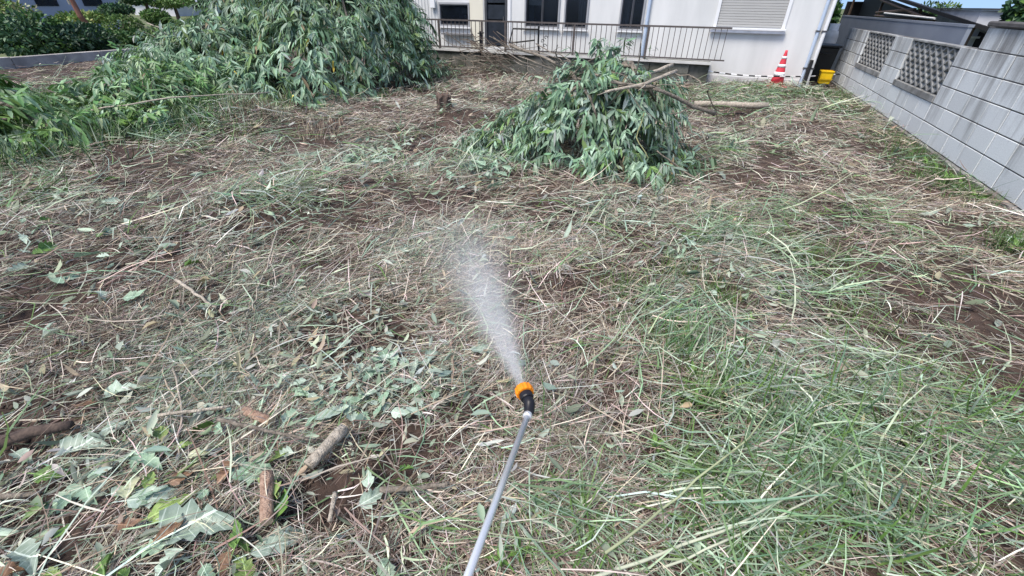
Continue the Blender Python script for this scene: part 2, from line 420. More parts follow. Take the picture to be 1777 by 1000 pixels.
# soil crumbs
n = 45000
p = scatter_pts(n, full=2.2, dmax=7); x, y = p.T
keep = rng.random(n) < np.clip(.1+.9*SOIL(x, y), 0, 1); x, y = x[keep], y[keep]; n = len(x)
oc = np.array([[1, 0, 0], [-1, 0, 0], [0, 1, 0], [0, -1, 0], [0, 0, 1], [0, 0, -1]], float)
r = .0025+.013*rng.random(n)**4
V = (np.stack([x, y, gh(x, y)+r*.3], 1)[:, None, :] + oc[None]*r[:, None, None]*(.6+.8*rng.random((n, 6, 1)))).reshape(-1, 3)
tr = np.array([[0, 2, 4], [2, 1, 4], [1, 3, 4], [3, 0, 4], [2, 0, 5], [1, 2, 5], [3, 1, 5], [0, 3, 5]])
F = ((np.arange(n)*6)[:, None, None]+tr[None]).reshape(-1, 3)
o = put('soil_crumbs', np_mesh('soil_crumbs', V, F), mat('crumb', (.13, .09, .07), .95, scale=20, col2=(.05, .036, .03)))
tag(o, 'dark brown crumbs of bare soil between the straw', 'soil', kind='stuff')

# ------------------------------------------------------------------ block wall on the right
def block_material():
    m = bpy.data.materials.new('concrete_block'); m.use_nodes = True
    N = m.node_tree.nodes; L = m.node_tree.links; p = N['Principled BSDF']
    p.inputs['Roughness'].default_value = .9; p.inputs['Specular IOR Level'].default_value = .2
    geo = N.new('ShaderNodeNewGeometry'); sep = N.new('ShaderNodeSeparateXYZ'); L.new(geo.outputs['Position'], sep.inputs[0])
    oi = N.new('ShaderNodeObjectInfo')
    mp = N.new('ShaderNodeMapping'); mp.inputs['Scale'].default_value = (7, 7, .75); L.new(geo.outputs['Position'], mp.inputs[0])
    st = N.new('ShaderNodeTexNoise'); st.inputs['Scale'].default_value = 1.0; st.inputs['Detail'].default_value = 5; st.inputs['Roughness'].default_value = .6; L.new(mp.outputs[0], st.inputs[0])
    big = N.new('ShaderNodeTexNoise'); big.inputs['Scale'].default_value = 2.2; big.inputs['Detail'].default_value = 4; L.new(geo.outputs['Position'], big.inputs[0])
    # rain stains run down from the coping and thin out lower on the wall
    hz = N.new('ShaderNodeMapRange'); hz.inputs[1].default_value = .1; hz.inputs[2].default_value = 1.25; hz.inputs[3].default_value = -.20; hz.inputs[4].default_value = .12; L.new(sep.outputs[2], hz.inputs[0])
    ad = N.new('ShaderNodeMath'); L.new(st.outputs[0], ad.inputs[0]); L.new(hz.outputs[0], ad.inputs[1])
    ad2 = N.new('ShaderNodeMath'); ad2.operation = 'MULTIPLY_ADD'; L.new(big.outputs[0], ad2.inputs[0]); ad2.inputs[1].default_value = .35; L.new(ad.outputs[0], ad2.inputs[2])
    rp = N.new('ShaderNodeMapRange'); rp.inputs[1].default_value = .57; rp.inputs[2].default_value = .92; L.new(ad2.outputs[0], rp.inputs[0])
    mx = N.new('ShaderNodeMix'); mx.data_type = 'RGBA'; mx.inputs[6].default_value = (.66, .69, .695, 1); mx.inputs[7].default_value = (.20, .195, .19, 1); L.new(rp.outputs[0], mx.inputs[0])
    fi = N.new('ShaderNodeTexNoise'); fi.inputs['Scale'].default_value = 90; fi.inputs['Detail'].default_value = 3; L.new(geo.outputs['Position'], fi.inputs[0])
    v = N.new('ShaderNodeMapRange'); v.inputs[3].default_value = .90; v.inputs[4].default_value = 1.10; L.new(oi.outputs['Random'], v.inputs[0])
    v2 = N.new('ShaderNodeMapRange'); v2.inputs[1].default_value = .3; v2.inputs[2].default_value = .7; v2.inputs[3].default_value = .9; v2.inputs[4].default_value = 1.08; L.new(fi.outputs[0], v2.inputs[0])
    mm = N.new('ShaderNodeMath'); mm.operation = 'MULTIPLY'; L.new(v.outputs[0], mm.inputs[0]); L.new(v2.outputs[0], mm.inputs[1])
    hs = N.new('ShaderNodeHueSaturation'); L.new(mx.outputs[2], hs.inputs['Color']); L.new(mm.outputs[0], hs.inputs['Value']); L.new(hs.outputs[0], p.inputs['Base Color'])
    b = N.new('ShaderNodeBump'); b.inputs['Strength'].default_value = .5; b.inputs['Distance'].default_value = .004; L.new(fi.outputs[0], b.inputs['Height']); L.new(b.outputs[0], p.inputs['Normal'])
    return m
M_blk = block_material()
M_joint = mat('mortar', (.13, .125, .12), .95, scale=9)
M_dirtcon = mat('stained_concrete', (.26, .26, .25), .9, scale=3, col2=(.11, .105, .10), bump=.4, bscale=40)
XW, CH, BL, Z0, Y0 = 2.60, .2025, .404, .04, 5.173
wall = empty('block_wall', (XW, 6.8, 0))
tag(wall, 'weathered grey concrete block wall with two openwork screens along the lot', 'block wall')
def bevbox(sx, sy, sz, bv):
    me = MB().box(0, sx, 0, sy, 0, sz).mesh('block'); bm = bmesh.new(); bm.from_mesh(me)
    bmesh.ops.bevel(bm, geom=bm.edges[:], offset=bv, segments=1, affect='EDGES'); bm.to_mesh(me); bm.free(); return me
TH = .12
blk_me = bevbox(TH, BL-.010, CH-.010, .004); blk_me.materials.append(M_blk)
KEND = 19
grille_k = set(range(5, 9)) | set(range(11, 15))
for k in range(-16, KEND):
    yb = Y0+k*BL
    ncr = 6 if k < 4 else 5
    for c in range(ncr):
        if k in grille_k and c >= 2: continue
        o = put('block', blk_me, None, wall, loc=(XW+.002*rng.random()-wall.location.x, yb+.005-6.8, Z0+c*CH+.005))
        o.rotation_euler = (0, 0, RAD(.25)*rng.standard_normal())
# mortar core set back behind the block faces
core = MB()
ya, yz = Y0-16*BL, Y0+KEND*BL
core.box(XW+.007, XW+TH-.008, ya, yz, Z0-.02, Z0+2*CH-.003)
core.box(XW+.007, XW+TH-.008, ya, Y0+4*BL-.006, Z0+2*CH-.003, Z0+6*CH-.002)
for k0, k1 in ((4, 5), (9, 11), (15, 19)):
    core.box(XW+.007, XW+TH-.008, Y0+k0*BL+.006, Y0+k1*BL-.006, Z0+2*CH-.003, Z0+5*CH-.004)
relparent(core.build('mortar', M_joint), wall)
relparent(MB().box(XW-.045, XW+.16, ya-.05, yz+.05, -.15, Z0-.004).build('footing', M_dirtcon), wall)
cap_me = bevbox(.17, BL*2-.008, .05, .012); M_cap = mat('dark_coping', (.12, .115, .115), .9, scale=6, col2=(.06, .058, .058), bump=.4); cap_me.materials.append(M_cap)
for k in range(-16, 4, 2):
    put('coping_block', cap_me, None, wall, loc=(XW-.025-wall.location.x, Y0+k*BL+.004-6.8, Z0+6*CH+.003))
# openwork screen blocks: raking bars crossing inside a block-sized unit
M_scr = mat('screen_concrete', (.33, .335, .33), .9, scale=5, col2=(.14, .14, .135), bump=.4)
zs0 = Z0+2*CH+.08; zs1 = Z0+5*CH-.03; sh = (zs1-zs0)/2
def screen_mesh(w, h):
    mb = MB(); nx, nz = 2, 2; cw, ch2 = w/nx, h/nz; t = .012; d0, d1 = .02, .10
    for i in range(nx):
        for j in range(nz):
            for s in (0, 1):
                ya_, yb_ = (i*cw, (i+1)*cw) if s == 0 else ((i+1)*cw, i*cw)
                za, zb = j*ch2, (j+1)*ch2
                dy, dz = yb_-ya_, zb-za; l = math.hypot(dy, dz); ny, nz_ = -dz/l*t, dy/l*t
                e = .002*s
                o_ = len(mb.v)
                for xx in (d0+e, d1-e):
                    mb.v += [(xx, ya_+ny, za+nz_), (xx, yb_+ny, zb+nz_), (xx, yb_-ny, zb-nz_), (xx, ya_-ny, za-nz_)]
                mb.f += [tuple(o_+q for q in f) for f in ((0, 1, 2, 3), (7, 6, 5, 4), (0, 4, 5, 1), (1, 5, 6, 2), (2, 6, 7, 3), (3, 7, 4, 0))]
    return mb.mesh('screen_block')
scr = screen_mesh(BL-.004, sh-.003); scr.materials.append(M_scr)
for g0 in (5, 11):
    ky = Y0+g0*BL
    for i in range(4):
        for j in range(2):
            put('screen_block', scr, None, wall, loc=(0, ky+i*BL+.002-6.8, zs0+j*sh+.0015))
    fr = MB()
    fr.box(XW-.012, XW+TH-.01, ky+.004, ky+4*BL-.004, Z0+2*CH+.003, zs0-.002)
    relparent(fr.build('screen_sill', M_scr, bevel=.004), wall)
    fr = MB(); fr.box(XW+.004, XW+TH-.01, ky+.004, ky+4*BL-.004, zs1+.002, Z0+5*CH-.004); relparent(fr.build('screen_lintel', M_scr, bevel=.004), wall)

# ------------------------------------------------------------------ house
FY = 11.45
M_white = mat('house_white', (.68, .685, .68), .75, scale=1.0, col2=(.55, .56, .555), bump=.2, bscale=40, stretch=(2.4, 2.4, .5))
M_cream = mat('house_cream', (.72, .69, .58), .7, var=.1, scale=1.3)
M_glass = mat('window_glass', (.016, .022, .034), .12, var=.5, scale=1.5, spec=.35)
_g = M_glass.node_tree; _t = _g.nodes.new('ShaderNodeBsdfTransparent'); _t.inputs[0].default_value = (.62, .68, .74, 1); _m = _g.nodes.new('ShaderNodeMixShader'); _m.inputs[0].default_value = .45
_g.links.new(_t.outputs[0], _m.inputs[1]); _g.links.new(_g.nodes['Principled BSDF'].outputs[0], _m.inputs[2]); _g.links.new(_m.outputs[0], _g.nodes['Material Output'].inputs[0])
M_alu = mat('window_aluminium', (.12, .12, .13), .4, var=.15, metal=.6)
M_trim = mat('white_trim', (.74, .75, .76), .5, var=.06)
M_shut = mat('shutter_metal', (.42, .42, .41), .55, var=.08, scale=2)
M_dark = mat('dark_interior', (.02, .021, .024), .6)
house = empty('house', (-2.7, FY, 0)); tag(house, 'white single-storey house behind the railed patio', 'house')
HX0, HX1 = -7.45, 1.95
M_wfr = mat('window_frame_grey', (.33, .34, .36), .5, var=.15)
def hpart(mb, name, m, parent=None, **k): 
    o = mb.build(name, m, **k); relparent(o, house if parent is None else house)
    if parent is not None:
        o.parent = parent; o.matrix_parent_inverse = parent.matrix_world.inverted() if False else Matrix.Identity(4)
    return o
# openings: x0, x1, z0, z1
OPEN = {'w0': (-6.70, -5.86, .90, 1.365), 'door': (-5.40, -4.85, .47, 2.25), 'w1': (-4.36, -3.52, .93, 2.0), 'w2': (-3.38, -2.84, .93, 2.0), 'w3': (-2.10, -1.60, .94, 2.0), 'sh': (-.10, 1.18, 1.045, 2.2)}
cuts = sorted(OPEN.values())
w = MB(); x = HX0; HT = 2.75
for (a, b, c, d) in cuts:
    w.box(x, a, FY, FY+.12, 0, HT); w.box(a+.0, b, FY+.001, FY+.119, 0, c); w.box(a, b, FY+.001, FY+.119, d, HT); x = b
w.box(x, HX1, FY, FY+.12, 0, HT)
w.box(HX0, HX0+.12, FY+.121, FY+7, 0, HT); w.box(HX1-.12, HX1, FY+.121, FY+7, 0, HT); w.box(HX0+.121, HX1-.121, FY+6.9, FY+7, 0, HT)
relparent(w.build('wall', M_white), house)
relparent(MB().box(HX0+.13, HX1-.13, FY+.6, FY+.65, 0, HT-.1).build('dark_backing', M_dark), house)  # near-black sheet stands in for the unlit rooms behind the glass
relparent(MB().box(HX0-.012, HX1+.012, FY-.02, FY+.10, -.1, .13).build('foundation', mat('foundation_render', (.60, .60, .60), .85, scale=3, var=.2)), house)
rf = MB(); rf.box(HX0-.5, HX1+.45, FY-.35, FY+7.5, HT+.002, HT+.16); relparent(rf.build('roof', mat('roof_fascia', (.22, .22, .23), .6)), house)
# vertical ribbed cladding left of the first window, cream panel between window and door
rb = MB()
for i in range(8): 
    xx = HX0+.03+i*.09; rb.box(xx, xx+.028, FY-.014, FY-.002, .14, HT)
relparent(rb.build('ribbed_cladding', M_white), house)
relparent(MB().box(-5.84, -5.47, FY-.012, FY-.002, .14, HT).build('cream_panel', M_cream), house)
def window(key, panes=2, frame=M_wfr, sill=True, split=None, head=None):
    x0, x1, z0, z1 = OPEN[key]
    e = MB(); t = .02
    e.box(x0-.015, x0+t, FY-.03, FY+.05, z0-.03, z1+.03); e.box(x1-t, x1+.015, FY-.03, FY+.05, z0-.03, z1+.03)
    e.box(x0+t+.001, x1-t-.001, FY-.029, FY+.049, z0-.03, z0+t*.6); e.box(x0+t+.001, x1-t-.001, FY-.029, FY+.049, z1-t*.6, z1+.03)
    wo = relparent(e.build('window', frame), house)
    n = panes
    for i in range(n):
        a = x0+t+(x1-x0-2*t)*i/n; b = x0+t+(x1-x0-2*t)*(i+1)/n; yy = FY+.015+.02*(i % 2)
        q = MB().box(a+.02, b-.02, yy, yy+.008, z0+.04, z1-.04).build('pane', M_glass); relparent(q, wo); 
        s = MB()
        for (u0, u1, v0, v1) in ((a, a+.02, z0+.02, z1-.02), (b-.02, b, z0+.02, z1-.02)): s.box(u0+.001, u1-.001, yy-.006, yy+.014, v0, v1)
        s.box(a+.021, b-.021, yy-.006, yy+.014, z0+.02, z0+.04); s.box(a+.021, b-.021, yy-.006, yy+.014, z1-.04, z1-.02)
        q = s.build('sash', M_alu); relparent(q, wo)
    if sill:
        q = MB().box(x0-.05, x1+.05, FY-.07, FY-.031, z0-.055, z0-.028).build('window_sill', M_trim); relparent(q, wo)
    return wo
window('w0', 1); window('w1', 2); window('w2', 1); window('w3', 2)
# lowered blind behind the wide window
relparent(MB().box(-4.30, -3.97, FY+.06, FY+.07, 1.36, 1.95).build('roller_blind', M_trim), house)
M_cur = mat('curtain_pale', (.50, .52, .55), .9, scale=6, var=.3, stretch=(8, 1, .3))
for (xa, xb, za, zb) in ((-3.10, -2.87, 1.0, 1.98), (-2.08, -1.93, .97, 1.98), (-4.33, -4.20, .97, 1.35)):
    mb = MB(); k_ = 8
    for i in range(k_):
        u0 = xa+(xb-xa)*i/k_; u1 = xa+(xb-xa)*(i+1)/k_; w0, w1 = (.02, .05) if i % 2 else (.05, .02)
        mb.quad((u0, FY+.10+w0, za), (u1, FY+.10+w1, za), (u1, FY+.10+w1, zb), (u0, FY+.10+w0, zb))
    relparent(mb.build('curtain', M_cur), house)
# things seen through the first window
relparent(MB().box(-6.18, -6.02, FY+.2, FY+.3, 1.16, 1.30).box(-6.12, -6.05, FY+.2, FY+.3, 1.05, 1.13).build('curtain', mat('curtain_cloth', (.5, .45, .42), .9)), house)
# door
x0, x1, z0, z1 = OPEN['door']
d = relparent(MB().box(x0-.03, x0+.03, FY-.02, FY+.06, z0, z1+.03).box(x1-.03, x1+.03, FY-.02, FY+.06, z0, z1+.03).box(x0+.031, x1-.031, FY-.019, FY+.059, z1-.03, z1+.03).build('door', mat('door_frame_dark', (.07, .075, .085), .5)), house)
for (za, zb) in ((.50, 1.02), (1.06, 1.36), (1.40, 2.2)):
    q = MB().box(x0+.032, x1-.032, FY+.02, FY+.035, za, zb).build('door_panel', mat('door_panel', (.03, .037, .05), .25, var=.3, spec=.5), None); relparent(q, d)
q = MB().box(x1-.09, x1-.06, FY-.01, FY+.018, 1.0, 1.12).build('door_handle', M_alu); relparent(q, d)
relparent(MB().box(x1+.04, x1+.12, FY-.03, FY-.002, .14, HT).build('corner_board', M_trim), house)
# roller shutter: curved slats
x0, x1, z0, z1 = OPEN['sh']
s = relparent(MB().box(x0-.03, x0+.03, FY-.03, FY+.03, z0-.02, z1+.02).box(x1-.03, x1+.03, FY-.03, FY+.03, z0-.02, z1+.02).build('roller_shutter', M_trim), house)
zz = z0; 
while zz < z1-.03:
    q = MB().box(x0+.031, x1-.031, FY-.006, FY+.006, zz, zz+.042).build('slat', M_shut, bevel=.0035); relparent(q, s); zz += .046
relparent(MB().box(x0-.06, x1+.06, FY-.09, FY-.031, z0-.05, z0-.012).build('shutter_sill', M_trim, bevel=.004), house)
relparent(MB().box(x0-.07, x1+.05, FY-.085, FY-.031, z0-.10, z0-.055).build('sill_drip', mat('sill_grey', (.30, .33, .40), .5)), house)
# downpipes
def pipe(x, m, r=.03, z0=.0, z1=2.7, y=FY-.045, name='downpipe'):
    p = MB().tube([(x, y, z0), (x, y, z1)], r, 10).build(name, m, smooth=False); relparent(p, house)
    for zc in (.35, 1.0, 1.65):
        q = MB().box(x-r-.008, x+r+.008, y-r-.004, FY-.002, zc, zc+.03).build('pipe_bracket', M_alu); relparent(q, p)
M_pipe = mat('pipe_bluegrey', (.46, .55, .68), .45, var=.1)
pipe(-1.50, M_pipe, .035); pipe(1.80, M_pipe, .03); pipe(1.91, M_trim, .035)
relparent(MB().tube([(1.86, FY-.11, 0), (1.86, FY-.11, .52)], .035, 8).build('drain_stack', mat('black_plastic', (.02, .02, .022), .5)), house)
# meter box and letter shelf
relparent(MB().box(-6.92, -6.78, FY-.10, FY-.03, 1.27, 1.45).build('meter_box', M_trim, bevel=.006), house)
relparent(MB().box(-6.62, -5.76, FY-.14, FY-.02, .70, .73).build('wall_shelf', mat('shelf_grey', (.2, .2, .21), .6)), house)

# ------------------------------------------------------------------ patio and railing
PY = 10.62
M_patio = mat('mossy_block', (.15, .15, .135), .95, scale=4, col2=(.05, .055, .04), bump=.5, bscale=40)
patio = empty('patio', (-3.3, PY, 0)); tag(patio, 'raised concrete patio with stained block front below the railing', 'patio')
relparent(MB().box(-7.6, -.02, PY+.08, FY-.022, .0, .40).build('slab', M_patio), patio)
for i in range(19):
    xa = -7.58+i*.399
    if xa+.39 > -.02: continue
    relparent(MB().box(xa, xa+.389, PY+.02, PY+.078, .205, .395).build('block', M_patio, bevel=.004), patio)
    relparent(MB().box(xa, xa+.389, PY+.02, PY+.078, .005, .197).build('block', M_patio, bevel=.004), patio)
relparent(MB().box(-7.62, .02, PY-.03, PY+.14, .402, .445).build('edge_coping', mat('coping_white', (.60, .60, .58), .8, scale=3, var=.3)), patio)
M_rail = mat('rail_brown', (.11, .095, .09), .5, var=.3, scale=12)
rail = empty('patio_railing', (-3.3, PY, .44)); tag(rail, 'dark brown metal railing with thin upright bars along the patio edge', 'railing')
def rpart(mb, name, **k): return relparent(mb.build(name, M_rail, **k), rail)
GAP = (-5.12, -4.52)                        # the way up to the door
for (a, b) in ((-7.6, GAP[0]), (GAP[1], .23)):
    rpart(MB().box(a, b, PY-.022, PY+.022, 1.03, 1.062), 'top_rail'); rpart(MB().box(a, b, PY-.014, PY+.014, .478, .503), 'bottom_rail')
    x = a+.07
    while x < b-.03:
        rpart(MB().box(x-.006, x+.006, PY-.006, PY+.006, .504, 1.029), 'bar'); x += .107
rpart(MB().box(GAP[0]+.001, GAP[1]-.001, PY-.021, PY+.021, 1.031, 1.061), 'top_rail')
for x in (-7.55, -6.27, GAP[0], GAP[1], -2.9, -1.33):
    rpart(MB().box(x-.02, x+.02, PY-.02, PY+.02, .447, 1.028), 'post')
# ornamental gate leaf leaning by the steps
gate = empty('iron_gate', (-4.0, PY-.22, .1)); tag(gate, 'black wrought iron gate leaf with scrolls leaning on the railing', 'gate')
M_iron = mat('black_iron', (.012, .012, .014), .45)
def gpart(mb, name): return relparent(mb.build(name, M_iron), gate)
ya = PY-.16
p1, p2, p3, p4 = onY(884, 75, ya), onY(890, 50, ya), onY(935, 51, ya), onY(928, 70, ya)
gpart(MB().tube([p1, p2, p3], .018, 6), 'frame'); gpart(MB().tube([p1, p4], .016, 6), 'crossbar')
gpart(MB().tube([onY(935, 45, ya), onY(934, 78, ya), onY(936, 100, ya)], .02, 6), 'hinge_post')
for c in ((941, 72), (947, 66), (938, 84), (945, 80)):
    cc = onY(*c, ya); gpart(MB().tube([cc+np.array([(.05-.006*t)*math.cos(t*.8), 0, (.05-.006*t)*math.sin(t*.8)]) for t in range(8)], .007, 5), 'scroll')
gp1 = empty('gate_post', onY(833, 98, PY-.06)); tag(gp1, 'black iron gate post with latch standing before the railing gap', 'post')
relparent(MB().tube([onY(834, 100, PY-.06), onY(833, 54, PY-.06)], .022, 8).build('shaft', M_iron), gp1)
relparent(MB().tube([onY(829, 58, PY-.06), onY(840, 57, PY-.06)], .012, 6).build('latch', M_iron), gp1)
relparent(MB().tube([onY(832, 70, PY-.06), onY(824, 73, PY-.06), onY(820, 70, PY-.06)], .012, 6).build('scroll', M_iron), gp1)

# ------------------------------------------------------------------ cone, rope, bucket and the side passage
cx_, cy_ = 1.33, 11.10
cone = empty('traffic_cone', (cx_, cy_, 0)); tag(cone, 'red traffic cone with white reflective bands before the white house wall', 'traffic cone')
M_cred = mat('cone_red', (.68, .06, .085), .45, var=.15); M_cwhite = mat('cone_band', (.82, .82, .82), .4, var=.05)
gz = ghs(cx_, cy_)
R = lambda z: .135-(.135-.022)*(z-.03)/.62
MB_ = MB().box(cx_-.19, cx_+.19, cy_-.19, cy_+.19, gz-.02, gz+.03); relparent(MB_.build('base', M_cred, bevel=.01), cone)
relparent(MB().lathe([(R(z)-.0015, gz+z) for z in (.028, .2, .4, .62)]+[(.024, gz+.655), (.01, gz+.66)], 18, (cx_, cy_, 0)).build('body', M_cred, smooth=True), cone)
for za, zb in ((.205, .275), (.36, .415), (.51, .555)):
    relparent(MB().lathe([(R(za)+.002, gz+za), (R(zb)+.002, gz+zb)], 18, (cx_, cy_, 0)).build('reflective_band', M_cwhite, smooth=True), cone)
rope = empty('barrier_rope', (0, 11.0, .2)); tag(rope, 'black and white striped rope strung past the cone to the block wall', 'rope')
A, B, C_ = np.array([-.03, 10.72, .28]), np.array([cx_, cy_-.15, .235]), np.array([2.60, 12.2, .215])
pts = [A+(B-A)*t+np.array([0, 0, -.03*4*t*(1-t)]) for t in np.linspace(0, 1, 13)[:-1]] + [B+(C_-B)*t+np.array([0, 0, -.02*4*t*(1-t)]) for t in np.linspace(0, 1, 13)]
for i in range(len(pts)-1):
    relparent(MB().tube([pts[i], pts[i+1]], .0125, 8).build('dark_stripe' if i % 2 else 'white_stripe', M_iron if i % 2 else M_cwhite), rope)
bx, by = 2.27, 11.75; bz = ghs(bx, by)
buck = empty('yellow_bin', (bx, by, bz)); tag(buck, 'yellow plastic bin with dark base in the passage beside the house', 'bin')
M_yel = mat('yellow_plastic', (.78, .52, .012), .45, var=.2, scale=6)
mb = MB(); o_ = 0
mb.lathe([(.14, bz+.05), (.155, bz+.20), (.162, bz+.27), (.172, bz+.275), (.172, bz+.295), (.158, bz+.30), (.145, bz+.27)], 4, (bx, by, 0)); relparent(mb.build('body', M_yel, bevel=.015), buck)
relparent(MB().box(bx-.10, bx+.10, by-.10, by+.10, bz-.01, bz+.048).build('base', M_iron), buck)
relparent(MB().box(bx-.115, bx+.115, by-.135, by-.118, bz+.14, bz+.16).build('rib', mat('yellow_dark', (.55, .36, .01), .5)), buck)
# black box added for the passage's darkness; white gas bottle behind it
heap = empty('passage_dark_box', (2.22, 12.75, 0)); tag(heap, 'tall black lidded box added for the dark of the passage behind the yellow bin', 'bin')
M_pdark = mat('passage_dark', (.012, .014, .016), .45, bump=.3, bscale=18)
mb = MB(); mb.v = [(2.06, 12.5, -.02), (2.44, 12.5, -.02), (2.44, 13.0, -.02), (2.06, 13.0, -.02), (2.02, 12.45, .68), (2.48, 12.45, .68), (2.48, 13.05, .68), (2.02, 13.05, .68)]; mb.f = [(0, 3, 2, 1), (4, 5, 6, 7), (0, 1, 5, 4), (1, 2, 6, 5), (2, 3, 7, 6), (3, 0, 4, 7)]
relparent(mb.build('body', M_pdark, bevel=.01), heap)
relparent(MB().box(1.99, 2.51, 12.42, 13.08, .682, .73).build('lid', M_pdark, bevel=.012), heap)
relparent(MB().tube([(2.12, 12.43, .58), (2.25, 12.40, .57), (2.38, 12.43, .58)], .01, 6).build('handle', M_pdark), heap)
gas = empty('gas_bottle', (2.44, 13.6, 0)); tag(gas, 'grey-white gas bottle with collar standing behind the black box', 'gas bottle')
relparent(MB().lathe([(.12, .02), (.15, .06), (.15, .85), (.12, .95), (.05, 1.0)], 18, (2.44, 13.6, 0)).build('body', mat('gas_grey', (.55, .55, .54), .5, var=.2), smooth=True), gas)
relparent(MB().lathe([(.10, .97), (.10, 1.10), (.085, 1.10), (.085, .99)], 18, (2.44, 13.6, 0)).build('collar', M_trim), gas)

# ------------------------------------------------------------------ neighbours beyond the block wall
M_grey = mat('grey_panel', (.23, .255, .30), .7, scale=1.5, col2=(.18, .20, .245), bump=.1)
fence = empty('grey_wall', (3.15, 12, 0)); tag(fence, 'plain blue-grey rendered wall behind the block wall', 'wall')
relparent(MB().box(3.12, 3.17, 8.7, 16.8, -.1, 1.20).build('wall_body', M_grey), fence)
relparent(MB().box(3.112, 3.178, 8.69, 16.81, 1.202, 1.235).build('wall_cap', M_grey), fence)
shed = empty('open_shed', (5, 15, 0)); tag(shed, 'open shed with sloping black roof and steel bracing above the grey wall', 'shed')
M_roofd = mat('black_roof_shade', (.012, .011, .012), .7)
def slab(p, t, name, m, root):
    mb = MB(); o_ = 0; mb.v = [tuple(q) for q in p]+[(q[0], q[1], q[2]-t) for q in p]; mb.f = [(0, 1, 2, 3), (7, 6, 5, 4), (0, 4, 5, 1), (1, 5, 6, 2), (2, 6, 7, 3), (3, 7, 4, 0)]
    return relparent(mb.build(name, m), root)
slab([(4.0, 10.95, 1.215), (5.6, 10.95, .80), (5.6, 22.0, 1.74), (4.0, 22.0, 2.155)], .06, 'roof', M_roofd, shed)
relparent(MB().box(5.3, 5.4, 11.1, 21.9, -.1, .80).build('rear_wall', M_roofd), shed)  # rear and end walls coloured black for the shed's unlit interior
relparent(MB().box(4.05, 5.29, 21.8, 21.9, -.1, 1.6).build('end_wall', M_roofd), shed)
mb = MB(); zt = lambda y_: 1.115+(y_-10.95)*.085
mb.v = [(4.5, 11.05, -.1), (4.56, 11.05, -.1), (4.56, 21.7, -.1), (4.5, 21.7, -.1), (4.5, 11.05, zt(11.05)-.14), (4.56, 11.05, zt(11.05)-.16), (4.56, 21.7, zt(21.7)-.16), (4.5, 21.7, zt(21.7)-.14)]; mb.f = [(0, 3, 2, 1), (4, 5, 6, 7), (0, 1, 5, 4), (1, 2, 6, 5), (2, 3, 7, 6), (3, 0, 4, 7)]
relparent(mb.build('shade_panel', M_roofd), shed)  # added black panel: the shade under the shed roof as colour
M_steel = mat('rusty_steel', (.11, .075, .055), .6, var=.4, scale=10)
for yy in (11.3, 14.3, 17.6, 21.3):
    relparent(MB().box(4.1, 4.16, yy, yy+.06, -.1, 1.12+(yy-10.95)*.085).build('post', M_steel), shed)
for (ya_, za_, yb_, zb_) in ((13.0, 1.20, 17.6, 1.60), (14.3, 1.20, 17.6, 1.23), (17.6, 1.3, 14.5, 1.40)):
    relparent(MB().tube([(4.06, ya_, za_), (4.06, yb_, zb_)], .03, 6).build('brace', M_steel), shed)
relparent(MB().tube([(4.02, 12.9, 1.245), (4.02, 16.6, 1.30)], .022, 6).build('pale_conduit', M_trim), shed)
wsh = empty('white_shed', (5, 12.4, 0)); tag(wsh, 'low weathered white shed with dark roof edge above the wall coping', 'shed')
relparent(MB().box(4.38, 7.2, 12.0, 12.12, -.1, 1.40).box(4.38, 4.5, 12.121, 14, -.1, 1.40).build('wall', mat('weathered_white', (.62, .63, .66), .8, scale=3.5, col2=(.40, .42, .47), bump=.2)), wsh)
relparent(MB().box(4.34, 7.3, 11.93, 14.1, 1.402, 1.43).build('roof_edge', mat('roof_edge_dark', (.05, .05, .055), .6)), wsh)
relparent(MB().box(4.34, 7.2, 11.86, 11.995, .96, .99).build('ledge', M_trim), wsh)
for xx in (5.0, 5.62, 6.24): relparent(MB().box(xx, xx+.02, 11.992, 11.999, .0, 1.39).build('batten', M_trim), wsh)

# ------------------------------------------------------------------ leaves, branches and heaps
def leaf_mesh(kind, L, W, seed):
    r = np.random.default_rng(seed)
    if kind == 'lance':
        ts = [0, .12, .32, .55, .78, 1]; ws = [.04, .6, 1, .9, .5, .02]
    else:                                   # lobed, like a mulberry leaf
        ts = [0, .06, .2, .3, .42, .5, .62, .72, .86, 1]; ws = [.06, .7, 1.0, .62, .9, .5, .66, .42, .28, .02]
    curl = r.uniform(-.25, .4); tw = r.uniform(-.9, .9); fold = r.uniform(.05, .9) if kind != 'lance' else r.uniform(.1, .5); bend = r.uniform(-.3, .3)
    V = []; F = []
    for t, w in zip(ts, ws):
        hw = W*.5*w*(1+.12*r.standard_normal()); a = tw*t
        cx = L*t; cy = bend*L*t*t; cz = -curl*L*t*t + .02*L*math.sin(7*t+seed)
        wav = .075*L*r.standard_normal()*w
        for s in (-1, 0, 1):
            up = fold*hw*abs(s) + (wav if s > 0 else -wav*.6 if s < 0 else 0)
            sh_ = (.12*L*w if (kind != 'lance' and s and t > .05) else 0)
            V.append((cx+sh_, cy+s*hw*math.cos(a), cz+up+s*hw*math.sin(a)))
    for i in range(len(ts)-1):
        for j in (0, 1):
            q = i*3+j; F.append((q, q+3, q+4, q+1))
    if kind != 'lance':                     # stalk
        o_ = len(V); V += [(-.28*L, .004*L, .01), (-.28*L, -.016*L, .01), (.02*L, -.016*L, 0), (.02*L, .016*L, 0)]; F.append((o_, o_+1, o_+2, o_+3))
    me = bpy.data.meshes.new('leaf'); me.from_pydata(V, [], F); me.update()
    me.polygons.foreach_set('use_smooth', [True]*len(me.polygons))
    return me
